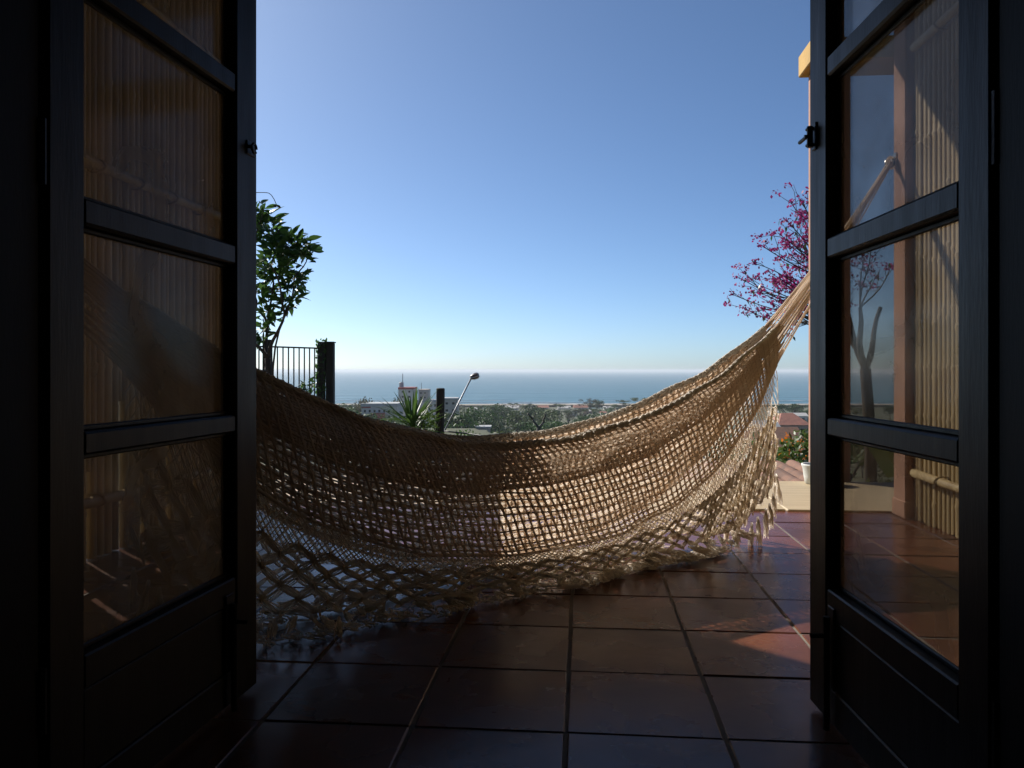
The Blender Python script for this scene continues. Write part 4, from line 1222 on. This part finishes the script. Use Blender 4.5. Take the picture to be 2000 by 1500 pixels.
# mass of trees: rows at growing distance, tops along the skyline of the photograph
cnt = 0
for i in range(250):
    D = float(rng.choice([170, 210, 250, 300, 350, 400, 460, 520, 580])) * rng.uniform(.93, 1.07)
    px = rng.uniform(640, 1600)
    if 1335 < px < 1498: continue
    if D < 260 and 690 < px < 900: D = rng.uniform(290, 480)
    base_y = 723 + (EYE - float(terrain(X(px, D), D))) / D * F
    top_lim = 791 if D > 330 else 803
    if 990 < px < 1300 and D > 430: top_lim = 797
    if px < 700: top_lim = 788
    h = rng.uniform(6.5, 11.5)
    top = Z(0, D)
    ztop = float(terrain(X(px, D), D)) + h
    ylim = Z(top_lim + rng.uniform(-2, 12), D)
    ztop = min(ztop, ylim); h = max(3.5, ztop - float(terrain(X(px, D), D)))
    k = rng.random()
    pr = PROT[rng.integers(len(PROT))] if k > .14 else PALMS[rng.integers(2)]
    plant(pr, X(px, D), D, h / .95, rng.uniform(.8, 1.35))
for (px, py, D) in ((1025, 785, 420), (963, 788, 400), (912, 790, 380), (898, 789, 410), (1050, 790, 430), (1195, 791, 430), (1100, 815, 260), (1128, 812, 250), (990, 790, 440)):
    tree_top(px, py, D, PALMS[rng.integers(2)], 1.25)
for (px, py, D, k) in ((985, 787, 350, 0), (1040, 792, 340, 4), (1065, 795, 330, 1), (940, 792, 330, 0), (1010, 800, 280, 1), (960, 806, 260, 4), (1080, 812, 240, 0), (1160, 806, 290, 4), (1200, 808, 300, 0), (1230, 806, 320, 1), (1170, 822, 220, 0), (1100, 838, 175, 4), (1060, 826, 200, 5),
                       (1000, 838, 180, 1), (1030, 842, 165, 0), (970, 845, 165, 0), (1270, 806, 330, 0), (1300, 802, 350, 4), (672, 788, 260, 1), (690, 792, 240, 0), (655, 790, 250, 4), (1525, 815, 240, 0), (1515, 840, 120, 4), (1580, 830, 150, 0), (1540, 845, 95, 1), (1500, 850, 90, 0), (1570, 848, 80, 5)):
    tree_top(px, py, D, PROT[k], rng.uniform(.95, 1.4))

for i in range(64):
    px = 645 + i * 11.2 + rng.uniform(-5, 5) if i < 62 else rng.uniform(1500, 1590)
    D = rng.uniform(575, 665)
    tree_top(px, 790 + rng.uniform(-3, 5), D, PROT[rng.integers(len(PROT))] if rng.random() > .12 else PALMS[rng.integers(2)], rng.uniform(1.2, 2.0))
for (px, py, D, k) in ((698, 797, 205, 0), (716, 803, 200, 4), (735, 807, 190, 1), (765, 800, 205, 0), (846, 800, 190, 1), (872, 806, 180, 0), (897, 800, 190, 4), (915, 806, 200, 0)):
    tree_top(px, py, D, PROT[k], rng.uniform(.9, 1.2))
for i in range(48):
    D = rng.uniform(90, 560); px = rng.uniform(1620, 2350)
    h = rng.uniform(6, 11); zt_ = float(terrain(X(px, D), D)) + h
    zt_ = min(zt_, Z(790 + rng.uniform(0, 10), D))
    plant(PROT[rng.integers(len(PROT))], X(px, D), D, max(3.5, zt_ - float(terrain(X(px, D), D))), rng.uniform(.9, 1.4))
# undergrowth on the slope below the terrace
q = []
for i in range(5200):
    d = 9 + 190 * rng.random() ** 1.6; x = rng.uniform(-.75, .95) * d
    h = rng.uniform(.5, 1.6); z0 = float(terrain(x, d))
    if z0 + h * 1.2 > EYE - .105 * d: continue
    k = 16
    p = np.array((x, d, z0 + h * .4)) + rng.normal(0, 1, (k, 3)) * (h * .6, h * .6, h * .3)
    d1 = rng.normal(0, 1, (k, 3)); d1 /= np.linalg.norm(d1, axis=1, keepdims=True)
    d2 = np.cross(d1, rng.normal(0, 1, (k, 3))); d2 /= np.linalg.norm(d2, axis=1, keepdims=True)
    s_ = h * rng.uniform(.16, .34, (k, 1))
    q.append(np.stack([p - d1 * s_, p - d2 * s_ * .55, p + d1 * s_, p + d2 * s_ * .55], 1))
ug = MB().quads(np.concatenate(q)).build('undergrowth', FOLI[1]); tag(ug, 'low green undergrowth covering the slope below the terrace', 'undergrowth', kind='stuff')
# ------------------------------------------------------------------ air
HAZE = 0.00015
b = MB(); b.box((-70000, -80, -31.5), (70000, 62000, 9.0))
hz = b.build('haze', None)
hz.data.materials.clear()
mh = bpy.data.materials.new('sea_haze'); mh.use_nodes = True
nt = mh.node_tree; nt.nodes.remove(nt.nodes['Principled BSDF'])
pv = nt.nodes.new('ShaderNodeVolumePrincipled')
pv.inputs['Color'].default_value = (0.80, 0.88, 0.95, 1)
pv.inputs['Density'].default_value = HAZE
pv.inputs['Anisotropy'].default_value = 0.2
nt.links.new(pv.outputs[0], nt.nodes['Material Output'].inputs['Volume'])
hz.data.materials.append(mh)
tag(hz, 'thin sea haze filling the air', 'haze', kind='stuff')
